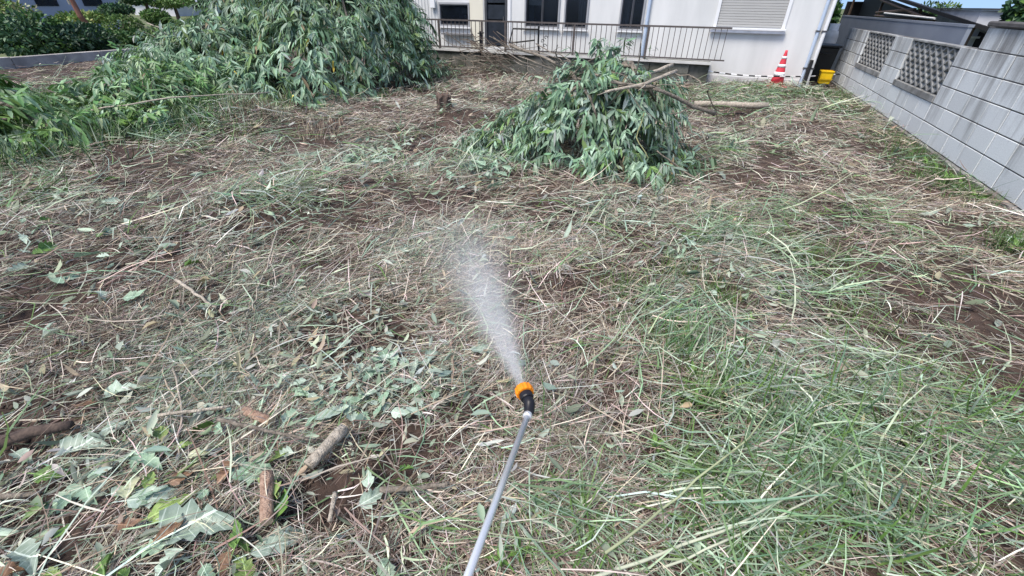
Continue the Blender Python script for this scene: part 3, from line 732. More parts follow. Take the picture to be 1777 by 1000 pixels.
def leafmat(name, col, c2):
    m = mat(name, col, .5, scale=9, col2=c2, transl=.12, spec=.4, rand=.25)
    N = m.node_tree.nodes; L = m.node_tree.links; p = N['Principled BSDF']; src = p.inputs['Base Color'].links[0].from_socket
    tc = N.new('ShaderNodeTexCoord'); sp_ = N.new('ShaderNodeSeparateXYZ'); L.new(tc.outputs['Object'], sp_.inputs[0])
    def q(op, a_, b_=0., c_=0.):
        k = N.new('ShaderNodeMath'); k.operation = op
        for i, v in enumerate((a_, b_, c_)):
            if hasattr(v, 'links'): L.new(v, k.inputs[i])
            else: k.inputs[i].default_value = v
        return k.outputs[0]
    ay = q('ABSOLUTE', sp_.outputs[1]); mid = q('LESS_THAN', ay, .014)
    lat = q('LESS_THAN', q('FRACT', q('MULTIPLY', q('SUBTRACT', sp_.outputs[0], q('MULTIPLY', ay, .9)), 7.0)), .10)
    v = q('MAXIMUM', mid, q('MULTIPLY', lat, .55))
    mx = N.new('ShaderNodeMix'); mx.data_type = 'RGBA'; L.new(v, mx.inputs[0]); L.new(src, mx.inputs[6]); mx.inputs[7].default_value = (*[min(.75, c*1.5+.05) for c in col], 1)
    L.new(mx.outputs[2], p.inputs['Base Color'])
    return m
LM = {'pile': leafmat('leaf_bluegreen', (.17, .285, .175), (.11, .20, .115)), 'pale': leafmat('leaf_pale', (.28, .395, .29), (.19, .30, .195)),
      'mint': leafmat('leaf_mint', (.40, .49, .41), (.26, .35, .27)), 'green': leafmat('leaf_green', (.13, .24, .05), (.07, .15, .035)),
      'yellow': leafmat('leaf_yellow', (.55, .42, .05), (.42, .28, .03)), 'lime': leafmat('leaf_lime', (.24, .33, .10), (.15, .24, .06)), 'brown': leafmat('leaf_brown', (.28, .17, .10), (.16, .09, .06)),
      'cream': leafmat('leaf_cream', (.55, .55, .36), (.40, .44, .28))}
def mset(kind, key, L, W, n, s0):
    out = []
    for i in range(n):
        me = leaf_mesh(kind, L, W, s0+i); me.materials.append(LM[key]); out.append(me)
    return out
LANCE = {k: mset('lance', k, 1.0, .22, 5, 10) for k in ('pile', 'pale', 'yellow', 'green')}
LOBE = {k: mset('lobe', k, 1.0, .62, 5, 40) for k in ('mint', 'green', 'lime', 'cream', 'brown', 'pale')}
def frame(T, Nn):
    T = Vector(T).normalized(); S = Vector(Nn).cross(T)
    if S.length < 1e-4: S = Vector((1, 0, 0)).cross(T)
    S.normalize(); N2 = T.cross(S)
    return Matrix(((T.x, S.x, N2.x), (T.y, S.y, N2.y), (T.z, S.z, N2.z)))
M_bark = mat('bark_grey', (.29, .255, .21), .85, scale=40, col2=(.12, .10, .08), bump=1., bscale=120)
M_barkp = mat('bark_pale', (.52, .465, .385), .8, scale=45, col2=(.27, .235, .19), bump=1., bscale=130)
M_barkd = mat('bark_dark', (.13, .095, .075), .9, scale=20, col2=(.06, .045, .04), bump=.6, bscale=70)
M_cut = mat('cut_wood', (.58, .47, .33), .8, scale=20, col2=(.46, .34, .22))
M_heart = mat('stripped_wood', (.46, .33, .25), .8, scale=45, col2=(.22, .13, .09), bump=1., bscale=130)

def dome(subs, pw=2.0, q=.8, seed=0., lump=.16):
    def f(x, y):
        z = np.zeros_like(np.asarray(x, float))
        for cx, cy, ax_, ay_, hh in subs:
            r = np.hypot((x-cx)/ax_, (y-cy)/ay_); z = np.maximum(z, hh*np.clip(1-r**pw, 0, 1)**q)
        return z*(1+lump*2*vnoise(x+seed, y-seed, .5)+lump*1.3*vnoise(x-seed, y+seed, .22))
    return f
def make_pile(root, subs, nsprig, Lr, cols, lobes, front, nobj=300, seed=0, per=(9, 16), pw=2.2, q=.75, lump=.18):
    f = dome(subs, pw, q, seed, lump); r = np.random.default_rng(100+seed)
    c, ab, h = subs[0][:2], subs[0][2:4], subs[0][4]; SB = np.array(subs)
    n = nsprig; ph = r.random(n)*6.283; rr = np.sqrt(r.random(n))*1.0
    # a heap's flank carries more foliage than its flat projection
    rr = np.where(r.random(n) < .45, .70+.3*r.random(n), rr)
    wt = SB[:, 2]*SB[:, 3]*(.4+SB[:, 4]); si = r.choice(len(SB), n, p=wt/wt.sum())
    x = SB[si, 0]+SB[si, 2]*rr*np.cos(ph); y = SB[si, 1]+SB[si, 3]*rr*np.sin(ph)
    hole = (vnoise(x*1.0+seed*3, y+seed, .45)+.8*vnoise(x+seed, f(x, y)*1.3, .4) < -.26) & (r.random(n) < .85)
    z = f(x, y); e = .08
    nx = -(f(x+e, y)-f(x-e, y))/(2*e); ny = -(f(x, y+e)-f(x, y-e))/(2*e)
    Nn = nrm(np.stack([nx, ny, np.ones(n)*.8], 1))
    depth = -.12+.42*r.random(n)**1.5*min(1, h*1.1); depth = np.where(hole, depth+.22*min(1, h), depth)
    P0 = np.stack([x, y, gh(x, y)+z], 1) - Nn*depth[:, None]
    # each sprig: a drooping midrib with leaflets hanging off both sides and a terminal one
    k = r.integers(per[0], per[1], n); idx = np.repeat(np.arange(n), k); m = len(idx)
    j = np.concatenate([np.arange(q_) for q_ in k]); tt = (j+.5)/k[idx]
    RL = Lr[1]*r.uniform(.9, 2.0, n)
    out = Nn*np.array([1, 1, .15]); rd = nrm(out*.8+.55*r.standard_normal((n, 3))*np.array([1, 1, .4])+np.array([0, 0, .15]))
    side = nrm(np.cross(rd, np.array([0, 0, 1.0])[None]+.3*r.standard_normal((n, 3))))
    droop = np.where(r.random(n) < .25, r.uniform(-.1, .45, n), r.uniform(.5, 1.2, n))
    P = P0[idx] + rd[idx]*(RL[idx]*tt)[:, None] + np.array([0, 0, -1.0])[None]*(droop[idx]*RL[idx]*tt*tt)[:, None]
    sg = np.where(j % 2 == 0, 1.0, -1.0)
    T = nrm(rd[idx]*.45 + side[idx]*(sg*r.uniform(.15, .6, m))[:, None] + np.array([0, 0, -1.0])[None]*(.35+.75*droop[idx]*tt)[:, None] + .16*r.standard_normal((m, 3)))
    out = out[idx]
    FN = nrm(Nn[idx]+.3*r.standard_normal((m, 3))+side[idx]*(.3*sg)[:, None]+np.array([0, 0, .45]))
    L = (Lr[0]+(Lr[1]-Lr[0])*r.random(n))[idx]*(.75+.45*r.random(m))
    tip = P+T*L[:, None]; low = gh(tip[:, 0], tip[:, 1])+.02-tip[:, 2]
    P[:, 2] += np.maximum(0, low)
    # the leaves that show largest are parts of their own
    d = np.hypot(P[:, 0], P[:, 1]); surf = depth[idx] < .04
    facing = -(out[:, 0]*P[:, 0]+out[:, 1]*P[:, 1])/np.maximum(d, .1)
    score = np.where(surf, 1, 0)*1.0+facing*.6-.25*d+.5*r.random(m)
    big = np.argsort(-score)[:nobj]; small = np.setdiff1d(np.arange(m), big)
    rest_cols = palette(cols, np.where(r.random(m) < .75, r.integers(0, len(cols), n)[idx], r.integers(0, len(cols), m)), .12)*(1+.16*r.standard_normal((n, 1)))[idx]; rest_cols = np.clip(rest_cols, .01, .8)
    W = L*r.uniform(.15, .28, n)[idx]*r.uniform(.85, 1.15, m); br = r.random(m) < .012; rest_cols[br] = (.24, .19, .11)
    V, F, kk = leafset(P[small], T[small], FN[small], L[small], W[small], r.uniform(-.1, .35, len(small)), .35)
    V[:, 2] = np.maximum(V[:, 2], gh(V[:, 0], V[:, 1])+.006)
    o = put('foliage', np_mesh('foliage', V, F, np.repeat(rest_cols[small], kk, 0)), M_leafc); relparent(o, root); tag(o, kind='stuff')
    keys = list(lobes.keys()); pr = np.array([lobes[q_] for q_ in keys]); pr = pr/pr.sum()
    for i in big:
        ky = keys[r.choice(len(keys), p=pr)]; me = LANCE[ky][r.integers(0, 5)]
        ob = put('leaf', me)
        ob.parent = root
        ob.matrix_parent_inverse = Matrix.Translation(root.location).inverted()
        M3 = frame(T[i], FN[i]); Lz = L[i]*1.05
        ob.matrix_basis = Matrix.Translation(Vector(P[i])) @ M3.to_4x4() @ Matrix.Scale(Lz, 4)
    # stems running through the heap
    for s in range(14):
        a = r.random()*6.283; 
        p0 = np.array([c[0]+ab[0]*.85*math.cos(a), c[1]+ab[1]*.85*math.sin(a)]); p1 = np.array(c)+(.4*r.standard_normal(2))*np.array(ab)*.5
        ptsb = []
        for t in np.linspace(0, 1, 6):
            q2 = p0+(p1-p0)*t; ptsb.append((q2[0], q2[1], ghs(*q2)+max(.03, float(f(np.array([q2[0]]), np.array([q2[1]]))[0])*.93)))
        relparent(MB().tube(ptsb, np.linspace(.006, .018, 6)*(1+.6*h), 6).build('stem', M_bark, smooth=True), root)
    for s in range(9):
        a = -1.57+1.4*r.standard_normal(); q0 = np.array([c[0]+ab[0]*.55*math.cos(a), c[1]+ab[1]*.55*math.sin(a)]); zz = float(f(q0[:1], q0[1:])[0])
        b0 = np.array([q0[0], q0[1], ghs(*q0)+zz*.85]); dd = nrm(np.array([[math.cos(a)*.6+.5*r.standard_normal(), math.sin(a)*.5, .35+.4*r.random()]]))[0]; l = (.28+.3*r.random())*(.6+.5*h)
        relparent(MB().tube([b0, b0+dd*l*.55+.03*r.standard_normal(3), b0+dd*l+np.array([0, 0, -.05])], [.010*(.5+.4*h), .007*(.5+.4*h), .003], 6).build('poking_twig', M_bark), root)
    return f
C_PILE = [(.115, .205, .115), (.17, .28, .17), (.235, .345, .235), (.32, .42, .325), (.13, .21, .075)]
pL = empty('brush_pile', (-7.2, 7.6, 0)); tag(pL, 'tall heap of wilting leafy branches taller than the patio railing', 'brush pile')
make_pile(pL, [(-6.7, 7.6, 1.5, 1.7, 2.3), (-7.9, 7.3, 1.4, 1.5, 1.75), (-6.5, 5.9, 1.3, 1.2, .95), (-5.8, 8.0, .9, 1.2, 1.1), (-7.9, 5.8, 1.2, 1.0, .85), (-7.2, 8.6, 1.4, 1.2, 1.9), (-5.7, 6.7, .8, .8, .6)], 3000, (.08, .19), C_PILE, {'pile': .62, 'pale': .33, 'yellow': .02, 'green': .05}, None, 300, 1, lump=.34)
pM = empty('brush_pile', (-8.6, 5.7, 0)); tag(pM, 'low sprawling heap of leafy cuttings at the foot of the tall heap', 'brush pile')
make_pile(pM, [(-8.6, 6.3, 1.3, 1.0, .95), (-9.7, 6.3, 1.2, .8, .62), (-10.7, 6.4, .9, .7, .36)], 700, (.10, .20), C_PILE+[(.33, .41, .34)], {'pile': .4, 'pale': .5, 'yellow': .02, 'green': .1}, None, 150, 2, lump=.34)
pR = empty('brush_pile', (-.95, 4.65, 0)); tag(pR, 'waist-low heap of drooping leaves with bare cut poles lying across its top', 'brush pile')
make_pile(pR, [(-1.0, 4.65, .75, .72, .80), (-1.55, 4.6, .55, .58, .60), (-.55, 4.5, .46, .55, .60), (-.95, 4.15, .55, .42, .40), (-.5, 4.8, .40, .45, .66), (-1.75, 4.3, .42, .4, .22)], 800, (.06, .15), C_PILE+[(.22, .32, .24), (.28, .37, .30)], {'pile': .5, 'pale': .45, 'yellow': .005, 'green': .06}, None, 300, 3, lump=.42)

wh = empty('weed_heap', (-7.0, 2.3, 0)); tag(wh, 'low bright green heap of pulled broad-leaved weeds beyond the dark soil', 'weed heap')
C_WEED = [(.11, .23, .07), (.17, .31, .12), (.25, .38, .19), (.33, .44, .27), (.10, .19, .04)]
make_pile(wh, [(-6.95, 2.25, 1.15, .8, .5), (-7.9, 2.5, .9, .8, .42), (-6.4, 1.75, .6, .5, .32)], 560, (.09, .19), C_WEED, {'green': .5, 'pile': .3, 'pale': .2}, None, 120, 5, lump=.4)
wh = empty('weed_heap', (-7.3, 3.9, 0)); tag(wh, 'low green heap of pulled weeds running up to the leafy cuttings', 'weed heap')
make_pile(wh, [(-7.2, 3.85, 1.25, .95, .42), (-7.6, 4.7, 1.0, .8, .45), (-6.3, 3.5, .6, .6, .25)], 560, (.09, .17), C_WEED+C_PILE[:2], {'green': .4, 'pile': .4, 'pale': .2}, None, 120, 6, lump=.4)

def branch(pts, r0, r1, label, m=None, name='cut_branch', cat='branch', group=None, twigs=0, cutface=True, n=9, leaves=None, wob=.012):
    pts = [np.array(p, float) for p in pts]
    # resample with a little natural wander
    out = []
    for i in range(len(pts)-1):
        for t in np.linspace(0, 1, 5)[:-1]: out.append(pts[i]*(1-t)+pts[i+1]*t)
    out.append(pts[-1])
    L = sum(np.linalg.norm(pts[i+1]-pts[i]) for i in range(len(pts)-1))
    for i in range(1, len(out)-1): out[i] = out[i]+wob*L*.5*rng.standard_normal(3)*np.array([1, 1, .6])
    root = empty(name, tuple(out[0])); tag(root, label, cat, group)
    rad = np.linspace(r0, r1, len(out))
    relparent(MB().tube(out, rad, n, jit=.06).build('stem', m or M_bark, smooth=True), root)
    if cutface:
        d = nrm((out[0]-out[1])[None])[0]
        relparent(MB().lathe([(r0*.93, .0005), (r0*.93, .003)], n, tuple(out[0]), tuple(d)).build('cut_face', M_cut), root)
    for k in range(twigs):
        i = rng.integers(1, len(out)-1); d = nrm((out[i]-out[i-1])[None])[0]; side = nrm(np.cross(d, rng.standard_normal(3))[None])[0]
        l = L*rng.uniform(.12, .3); q0 = out[i]; q1 = q0+d*l*.5+side*l*.35; q2 = q1+d*l*.5+side*l*.1-np.array([0, 0, .05*l])
        for q in (q1, q2): q[2] = max(q[2], ghs(q[0], q[1])+.01)
        relparent(MB().tube([q0, q1, q2], [rad[i]*.5, rad[i]*.35, rad[i]*.15], 6).build('twig', m or M_bark, smooth=True), root)
    return root
# poles across the right-hand heap
branch([onY(885, 78, 4.83), onY(960, 108, 4.63), onY(1060, 140, 4.33), onY(1150, 160, 4.23)], .015, .010, 'long grey pole lying down the crest of the low heap', M_bark, twigs=5)
branch([onY(1166, 113, 5.03), onY(1120, 132, 4.63), onY(1075, 150, 4.23)], .021, .014, 'pale cut pole jutting up from the low heap, upper of two', M_barkp)
branch([onY(1173, 124, 4.63), onY(1120, 146, 4.23), onY(1050, 160, 4.03)], .018, .012, 'pale cut pole jutting from the low heap just under another', M_barkp, twigs=2)
branch([onY(1240, 198, 4.73), onY(1190, 178, 4.53), onY(1130, 152, 4.23), onY(1060, 142, 4.13)], .020, .012, 'grey-brown pole sloping off the heap towards the block wall', M_bark, twigs=3)
branch([gp(1332, 184, .13), gp(1205, 180, .16)], .05, .04, 'thick pale log lying on the grass beside the low heap', M_barkp, name='cut_log', cat='log', twigs=0)
branch([onY(1172, 128, 4.53), onY(1205, 138, 4.33), onY(1232, 160, 4.13), gp(1240, 215, .01)], .007, .004, 'thin twig arching over from the heap to the ground', M_bark, cutface=False)
branch([onY(1118, 195, 4.15), onY(1105, 240, 3.85), onY(1125, 275, 3.75)], .006, .004, 'yellow-green stripped shoot hanging down the face of the low heap', mat('bark_lime', (.24, .25, .12), .7), cutface=False)
branch([gp(1240, 330, .03), onY(1175, 290, 4.2), onY(1140, 262, 4.1)], .010, .006, 'bare stem leaning on the right flank of the low heap', M_bark, cutface=False)
for i, (a, b) in enumerate([((880, 92), (985, 150)), ((892, 105), (1000, 168)), ((905, 80), (1010, 128)), ((930, 76), (1040, 150)), ((885, 118), (960, 175)), ((900, 98), (1035, 170)), ((940, 96), (1070, 190))]):
    branch([onY(*a, 5.3-.05*i), onY((a[0]+b[0])/2, (a[1]+b[1])/2-6, 4.9-.05*i), onY(*b, 4.4)], .006, .003, 'thin bare twig among those fanning out behind the low heap', M_bark, name='bare_twig', cat='twig', group='twigs fanning out behind the low heap', twigs=3, cutface=False, wob=.03)
# leafy shoot standing up out of the heap
sh_ = empty('leafy_shoot', tuple(onY(1052, 150, 4.7))); tag(sh_, 'upright leafy shoot rising from the low heap before the railing', 'shoot')
a, b = onY(1050, 150, 4.7), onY(1033, 66, 4.7)
relparent(MB().tube([a, (a+b)/2+np.array([.02, 0, 0]), b], [.010, .008, .004], 6).build('stem', M_bark), sh_)
for i in range(90):
    t = rng.random(); p = a+(b-a)*t; az = rng.random()*6.28
    T = nrm(np.array([[math.cos(az)*.5, math.sin(az)*.5, -.75+.5*t]]))[0]
    ob = put('leaf', LANCE['pile' if i % 3 else 'pale'][i % 5]); ob.parent = sh_; ob.matrix_parent_inverse = Matrix.Translation(sh_.location).inverted()
    ob.matrix_basis = Matrix.Translation(Vector(p)) @ frame(T, (math.cos(az), math.sin(az), .6)).to_4x4() @ Matrix.Scale(rng.uniform(.08, .13), 4)
# brushwood heap by the patio gap
bw = empty('brushwood_heap', (-4.7, 10.1, 0)); tag(bw, 'tangled heap of bare brown twigs in the railing gap before the door', 'brushwood')
for i in range(90):
    c0 = np.array([-4.75+.38*rng.standard_normal(), 10.25+.16*rng.standard_normal(), .12+.62*rng.random()**1.2]); th = .5*rng.standard_normal(); l = rng.uniform(.35, .8)
    d = np.array([math.cos(th), math.sin(th)*.4, -.25+.3*rng.standard_normal()]); d /= np.linalg.norm(d)
    q = [c0-d*l/2, c0+.03*rng.standard_normal(3), c0+d*l/2]
    for e in q: e[2] = max(e[2], ghs(e[0], e[1])+.02); e[1] = min(e[1], 10.52)
    relparent(MB().tube(q, [.008, .006, .003], 5).build('twig', [M_bark, M_barkd, M_bark][i % 3]), bw)
# cut sticks before the patio on the left
branch([gp(742, 112, .12), gp(800, 106, .16), gp(845, 106, .2)], .018, .012, 'pale crooked branch lying before the patio blocks', M_barkp, twigs=4)
branch([gp(760, 122, .1), gp(830, 118, .14)], .014, .01, 'thin grey branch lying on the straw by the patio', M_bark, twigs=3)
branch([gp(268, 96, .08), gp(345, 94, .12)], .03, .02, 'bleached pole lying beside the low concrete kerb wall', M_barkp)
branch([atD(255, 40, 10.5), atD(300, 56, 10.4), atD(330, 76, 10.3)], .012, .006, 'bare stem sticking out of the leafy cuttings towards the shrubs', M_barkp, cutface=False)
branch([gp(140, 196, .25), gp(300, 170, .35), gp(470, 160, .35)], .010, .006, 'long pale stalk bowed across the low leafy heap', M_barkp, cutface=False, wob=.01)

# stumps: shredded butt with roots
def stump(px, py, r, h, label):
    c = gp(px, py); root = empty('tree_stump', tuple(c)); tag(root, label, 'stump')
    mb = MB(); n = 16
    prof = [(r*1.45, -.05), (r*1.15, .03*h/.15), (r, h*.5), (r*1.05, h*.9), (r*.8, h)]
    mb.lathe(prof, n, tuple(c)); 
    for i, v in enumerate(mb.v):
        k = 1+.18*math.sin(i*2.3)+.1*math.sin(i*5.1); mb.v[i] = (c[0]+(v[0]-c[0])*k, c[1]+(v[1]-c[1])*k, v[2]+(.03*math.sin(i*3.1) if i >= 48 else 0))
    relparent(mb.build('butt', M_barkd), root)
    for i in range(5):
        a = i*1.3; relparent(MB().tube([(c[0]+math.cos(a)*r*.8, c[1]+math.sin(a)*r*.8, c[2]+.04), (c[0]+math.cos(a)*r*2.2, c[1]+math.sin(a)*r*2.2, c[2]+.02)], [r*.3, r*.1], 6).build('root', M_barkd), root)
    for i in range(9):
        a = rng.random()*6.28; p = np.array([c[0]+math.cos(a)*r*.6, c[1]+math.sin(a)*r*.6, c[2]+h*.9]); relparent(MB().tube([p, p+np.array([.02*math.cos(a), .02*math.sin(a), rng.uniform(.03, .09)])], [.012, .003], 5).build('splinter', M_heart), root)
stump(771, 196, .09, .24, 'shredded brown tree stump between the two leafy heaps')
stump(587, 222, .11, .06, 'low red-brown stump cut almost level near the tall heap')

# ------------------------------------------------------------------ logs and sticks in the foreground
branch([gp(598, 742, 0.080), gp(535, 808, 0.075)], .021, .020, 'pale grey cut length of branch with a ringed joint, lying among leaves', M_barkp, name='cut_log', cat='log', n=12, wob=.002)
branch([gp(463, 905, 0.073), gp(463, 822, 0.073)], .019, .020, 'pinkish stripped cut length of branch beside the jagged leaf', M_heart, name='cut_log', cat='log', n=12, wob=.002)
branch([gp(470, 732, 0.070), gp(425, 712, 0.070)], .018, .017, 'short stub of branch with an orange sawn end', M_heart, name='cut_log', cat='log', n=12, wob=.002)
branch([gp(-20, 775, 0.085), gp(60, 748, 0.090), gp(125, 738, 0.075)], .024, .017, 'dark purple-brown rotten log half buried in soil', M_barkd, name='rotten_log', cat='log', n=10)
branch([gp(2, 862, 0.065), gp(70, 856, 0.065)], .010, .007, 'flat grey wood chip lying on the litter', M_bark, name='wood_chip', cat='chip', n=6)
branch([gp(378, 728, 0.095), gp(450, 745, 0.105), gp(550, 765, 0.095)], .008, .005, 'grey curved stem lying against the ringed log', M_bark, twigs=4, cutface=False)
branch([gp(582, 855, 0.075), gp(572, 905, 0.065)], .008, .007, 'short pale peg of wood by the bare soil', M_barkp, name='stick', cat='stick', cutface=False)
branch([gp(255, 726, 0.085), gp(340, 712, 0.105), gp(400, 705, 0.095)], .007, .005, 'straight pale reed lying above the lobed leaves', M_barkp, name='stick', cat='stick', cutface=False)
branch([gp(305, 486, 0.085), gp(340, 510, 0.095), gp(376, 534, 0.065)], .009, .006, 'bleached curved stick on bare dark soil', M_barkp, name='stick', cat='stick', cutface=False)
branch([gp(660, 850, 0.075), gp(730, 848, 0.075), gp(780, 838, 0.075)], .010, .006, 'brown twig with rough bark beside the spray lance', M_bark, name='stick', cat='stick', cutface=False)
branch([gp(482, 392, .12), gp(468, 450, .10), gp(440, 520, .06), gp(415, 575, .04)], 0.0048, 0.0030, 'long straight straw-coloured stalk pointing at the leafy heaps', M_barkp, name='dry_stalk', cat='stalk', cutface=False)
branch([gp(1050, 960, .10), gp(1180, 860, .10), gp(1300, 760, .14), gp(1345, 700, .1)], 0.0042, 0.0024, 'long pale green stalk across the grass right of the lance', mat('stalk_green', (.36, .40, .24), .6), name='dry_stalk', cat='stalk', cutface=False, wob=.006)
branch([gp(1010, 1010, .08), gp(1150, 960, .09), gp(1290, 905, .10), gp(1420, 835, .08)], 0.0054, 0.0030, 'thick bleached grass stem sweeping through green grass, lower one', mat('stalk_cream', (.50, .53, .40), .6), name='dry_stalk', cat='stalk', cutface=False, wob=.006)
branch([gp(1150, 985, .08), gp(1300, 920, .10), gp(1400, 870, .10), gp(1480, 830, .06)], 0.0036, 0.0024, 'thin bleached grass stem beside the thick one in green grass', MATS['stalk_cream'], name='dry_stalk', cat='stalk', cutface=False, wob=.006)
branch([gp(1650, 478, .05), gp(1710, 492, .06), gp(1790, 525, .05)], 0.0048, 0.0036, 'pale stalk on bare brown soil near the block wall', M_barkp, name='dry_stalk', cat='stalk', cutface=False, wob=.006)
branch([gp(1280, 345, .06), gp(1370, 382, .08), gp(1475, 425, .05)], 0.0054, 0.0036, 'long straight stalk in the straw between heap and block wall', M_bark, name='dry_stalk', cat='stalk', cutface=False, wob=.004)
branch([gp(1470, 330, .05), gp(1505, 365, .06), gp(1537, 405, .05)], 0.0048, 0.0036, 'crooked tan stalk near the block wall footing', M_bark, name='dry_stalk', cat='stalk', cutface=False)
branch([gp(1345, 470, .06), gp(1420, 465, .09), gp(1470, 430, .08)], 0.0042, 0.0024, 'pale bowed stalk crossing the green patch', M_barkp, name='dry_stalk', cat='stalk', cutface=False)
branch([gp(1262, 400, .08), gp(1245, 460, .07), gp(1255, 530, .04)], 0.0042, 0.0024, 'pale bent stalk standing in wilted leaves', M_barkp, name='dry_stalk', cat='stalk', cutface=False)
branch([gp(700, 900, .03), gp(660, 865, .05), gp(745, 985, .02)], 0.0036, 0.0024, 'straw stalk folded double left of the lance', M_barkp, name='dry_stalk', cat='stalk', cutface=False)
branch([gp(300, 640, .06), gp(318, 720, .07), gp(305, 815, .04)], 0.0042, 0.0030, 'upright thin reed leaning over dark litter', M_barkp, name='dry_stalk', cat='stalk', cutface=False)

# ------------------------------------------------------------------ fallen leaves
WORD = {'mint': 'pale mint', 'pale': 'grey-green', 'green': 'dark green', 'lime': 'lime green', 'cream': 'cream', 'brown': 'brown'}
def fallen(key, px, py, L, az, tilt=.15, label='', group=None, up=.055):
    if group: label = ('small ' if L < .09 else 'large ' if L > .125 else '')+WORD[key]+' '+label
    L = L*.82; p = gp(px, py, up); th = az
    Nn = np.array([tilt*rng.standard_normal(), tilt*rng.standard_normal(), 1.0])
    ob = put('fallen_leaf', LOBE[key][rng.integers(0, 5)]); tag(ob, label, 'leaf', group)
    T = (math.cos(th), math.sin(th), .12*rng.standard_normal())
    ob.matrix_basis = Matrix.Translation(Vector(p)-Vector(T)*L*.5) @ frame(T, Nn).to_4x4() @ Matrix.Scale(L, 4)
    return ob
fallen('mint', 145, 770, .17, .9, label='pale lobed leaf with a bare stalk on dark litter below the rotten log')
fallen('mint', 208, 680, .17, .7, label='pale blue-green leaf beside a small brown leaf')
fallen('brown', 150, 705, .10, .3, label='rust-brown dead leaf beside the rotten log')
fallen('mint', 345, 900, .26, .75, label='long pale leaf pointing to the stripped log')
fallen('lime', 298, 878, .17, .9, label='yellow-green leaf beside a long pale leaf')
fallen('mint', 485, 938, .19, .9, label='jagged pale green leaf just below the stripped log')
fallen('mint', 52, 965, .15, .2, label='curled pale leaf with a torn edge on a green stem')
fallen('green', 92, 825, .14, .4, label='dark green three-pointed leaf on the straw')
fallen('mint', 262, 862, .16, .6, label='pale leaf half folded over among lobed leaves')
fallen('cream', 225, 845, .11, 2.4, label='cream curled leaf among the lobed leaves')
fallen('cream', 345, 788, .09, .3, label='small cream curled leaf among stems')
fallen('lime', 280, 748, .10, 2.6, label='small bright lime leaf under the reed')
fallen('mint', 575, 725, .16, .5, label='grey-green leaf draped over the ringed log')
fallen('pale', 440, 820, .18, .3, label='grey-green wrinkled leaf beside the curved stem')
fallen('green', 495, 875, .10, 1.8, label='fresh green leaf touching the stripped log')
fallen('mint', 838, 605, .15, .5, label='pale leaf lying just left of the spray mist')
fallen('mint', 600, 600, .10, 1.1, label='single pale leaf above the wilted leaf cluster')
fallen('green', 705, 812, .06, 1.1, label='tiny bright green leaf on bare soil left of the lance')
fallen('mint', 1335, 655, .10, .5, label='pale leaf lying on green grass near sprouts')
grp = 'lobed leaves strewn over the lower left litter'
for i in range(60):
    fallen(['mint', 'pale', 'pale', 'green', 'pale', 'lime', 'brown'][i % 7], rng.normal(300, 200), np.clip(rng.normal(860, 95), 640, 995), rng.uniform(.05, .13), rng.random()*6.28, .4, label='lobed leaf among those strewn over litter around the short logs', group=grp)
grp2 = 'wilted leaves in a cluster'
for i in range(46):
    fallen(['mint', 'mint', 'pale'][i % 3], rng.normal(675, 42), rng.normal(655, 34), rng.uniform(.05, .10), rng.random()*6.28, .35, label='wilted leaf in the dense cluster left of the nozzle', group=grp2)
for i in range(26):
    fallen(['mint', 'pale'][i % 2], rng.normal(570, 45), rng.normal(690, 35), rng.uniform(.04, .09), rng.random()*6.28, .35, label='wilted leaf scattered above the ringed log', group='small wilted leaves above the ringed log')
for i in range(30):
    fallen(['mint', 'pale'][i % 2], rng.normal(655, 30), rng.normal(278, 18), rng.uniform(.08, .16), rng.random()*6.28, .5, up=.08, label='wilted leaf in the pale patch between the two leafy heaps', group='wilted leaves between the heaps')
for i in range(30):
    fallen(['mint', 'pale'][i % 2], rng.normal(1230, 50), rng.normal(440, 45), rng.uniform(.05, .10), rng.random()*6.28, .5, up=.06, label='wilted leaf in the patch below the low heap on the wall side', group='wilted leaves below the low heap')
for i in range(26):
    fallen(['mint', 'pale', 'green'][i % 3], rng.normal(120, 90), rng.normal(420, 60), rng.uniform(.08, .15), rng.random()*6.28, .5, up=.06, label='wilted leaf on dark soil far left of the lance', group='wilted leaves on the dark soil')
for i in range(40):
    fallen(['mint', 'pale', 'pale'][i % 3], rng.normal(840, 22), rng.normal(265, 28), rng.uniform(.10, .18), rng.random()*6.28, .6, up=.08, label='wilted leaf spilled at the left foot of the low heap', group='leaves spilled beside the low heap')

# ------------------------------------------------------------------ live sprouts and weeds
def sprout(px, py, s, label, group):
    c = gp(px, py); root = empty('sprout', tuple(c)); tag(root, label, 'sprout', group)
    for i in range(8):
        az = i*2.4+rng.random(); el = .3+.5*rng.random(); T = (math.cos(az)*math.cos(el), math.sin(az)*math.cos(el), math.sin(el))
        ob = put('leaf', LANCE['green'][i % 5]); ob.parent = root
        ob.matrix_basis = Matrix.Translation((0, 0, .02+.004*i)) @ frame(T, (0, 0, 1)).to_4x4() @ Matrix.Scale(s*rng.uniform(.6, 1.1), 4)
for (a, b) in ((1200, 712), (1180, 700), (1225, 690), (1010, 615), (1130, 780), (870, 985), (900, 960), (1190, 830), (1340, 520), (1250, 520), (1400, 470), (1170, 560), (1300, 560), (1430, 600), (1010, 880), (1205, 660)):
    sprout(a+rng.normal(0, 4), b+rng.normal(0, 4), .06, 'tiny fresh green sprout growing up through the cut grass', 'sprouts in the cut grass')
for (a, b) in ((1640, 320), (1665, 332), (1605, 292), (1690, 350), (1760, 440), (1625, 300), (1650, 318)):
    sprout(a, b, .12, 'leafy green weed at the foot of the block wall', 'weeds at the wall foot')
wl = 'broad-leaved green weed standing in the thicket left of the heaps'
k = 0
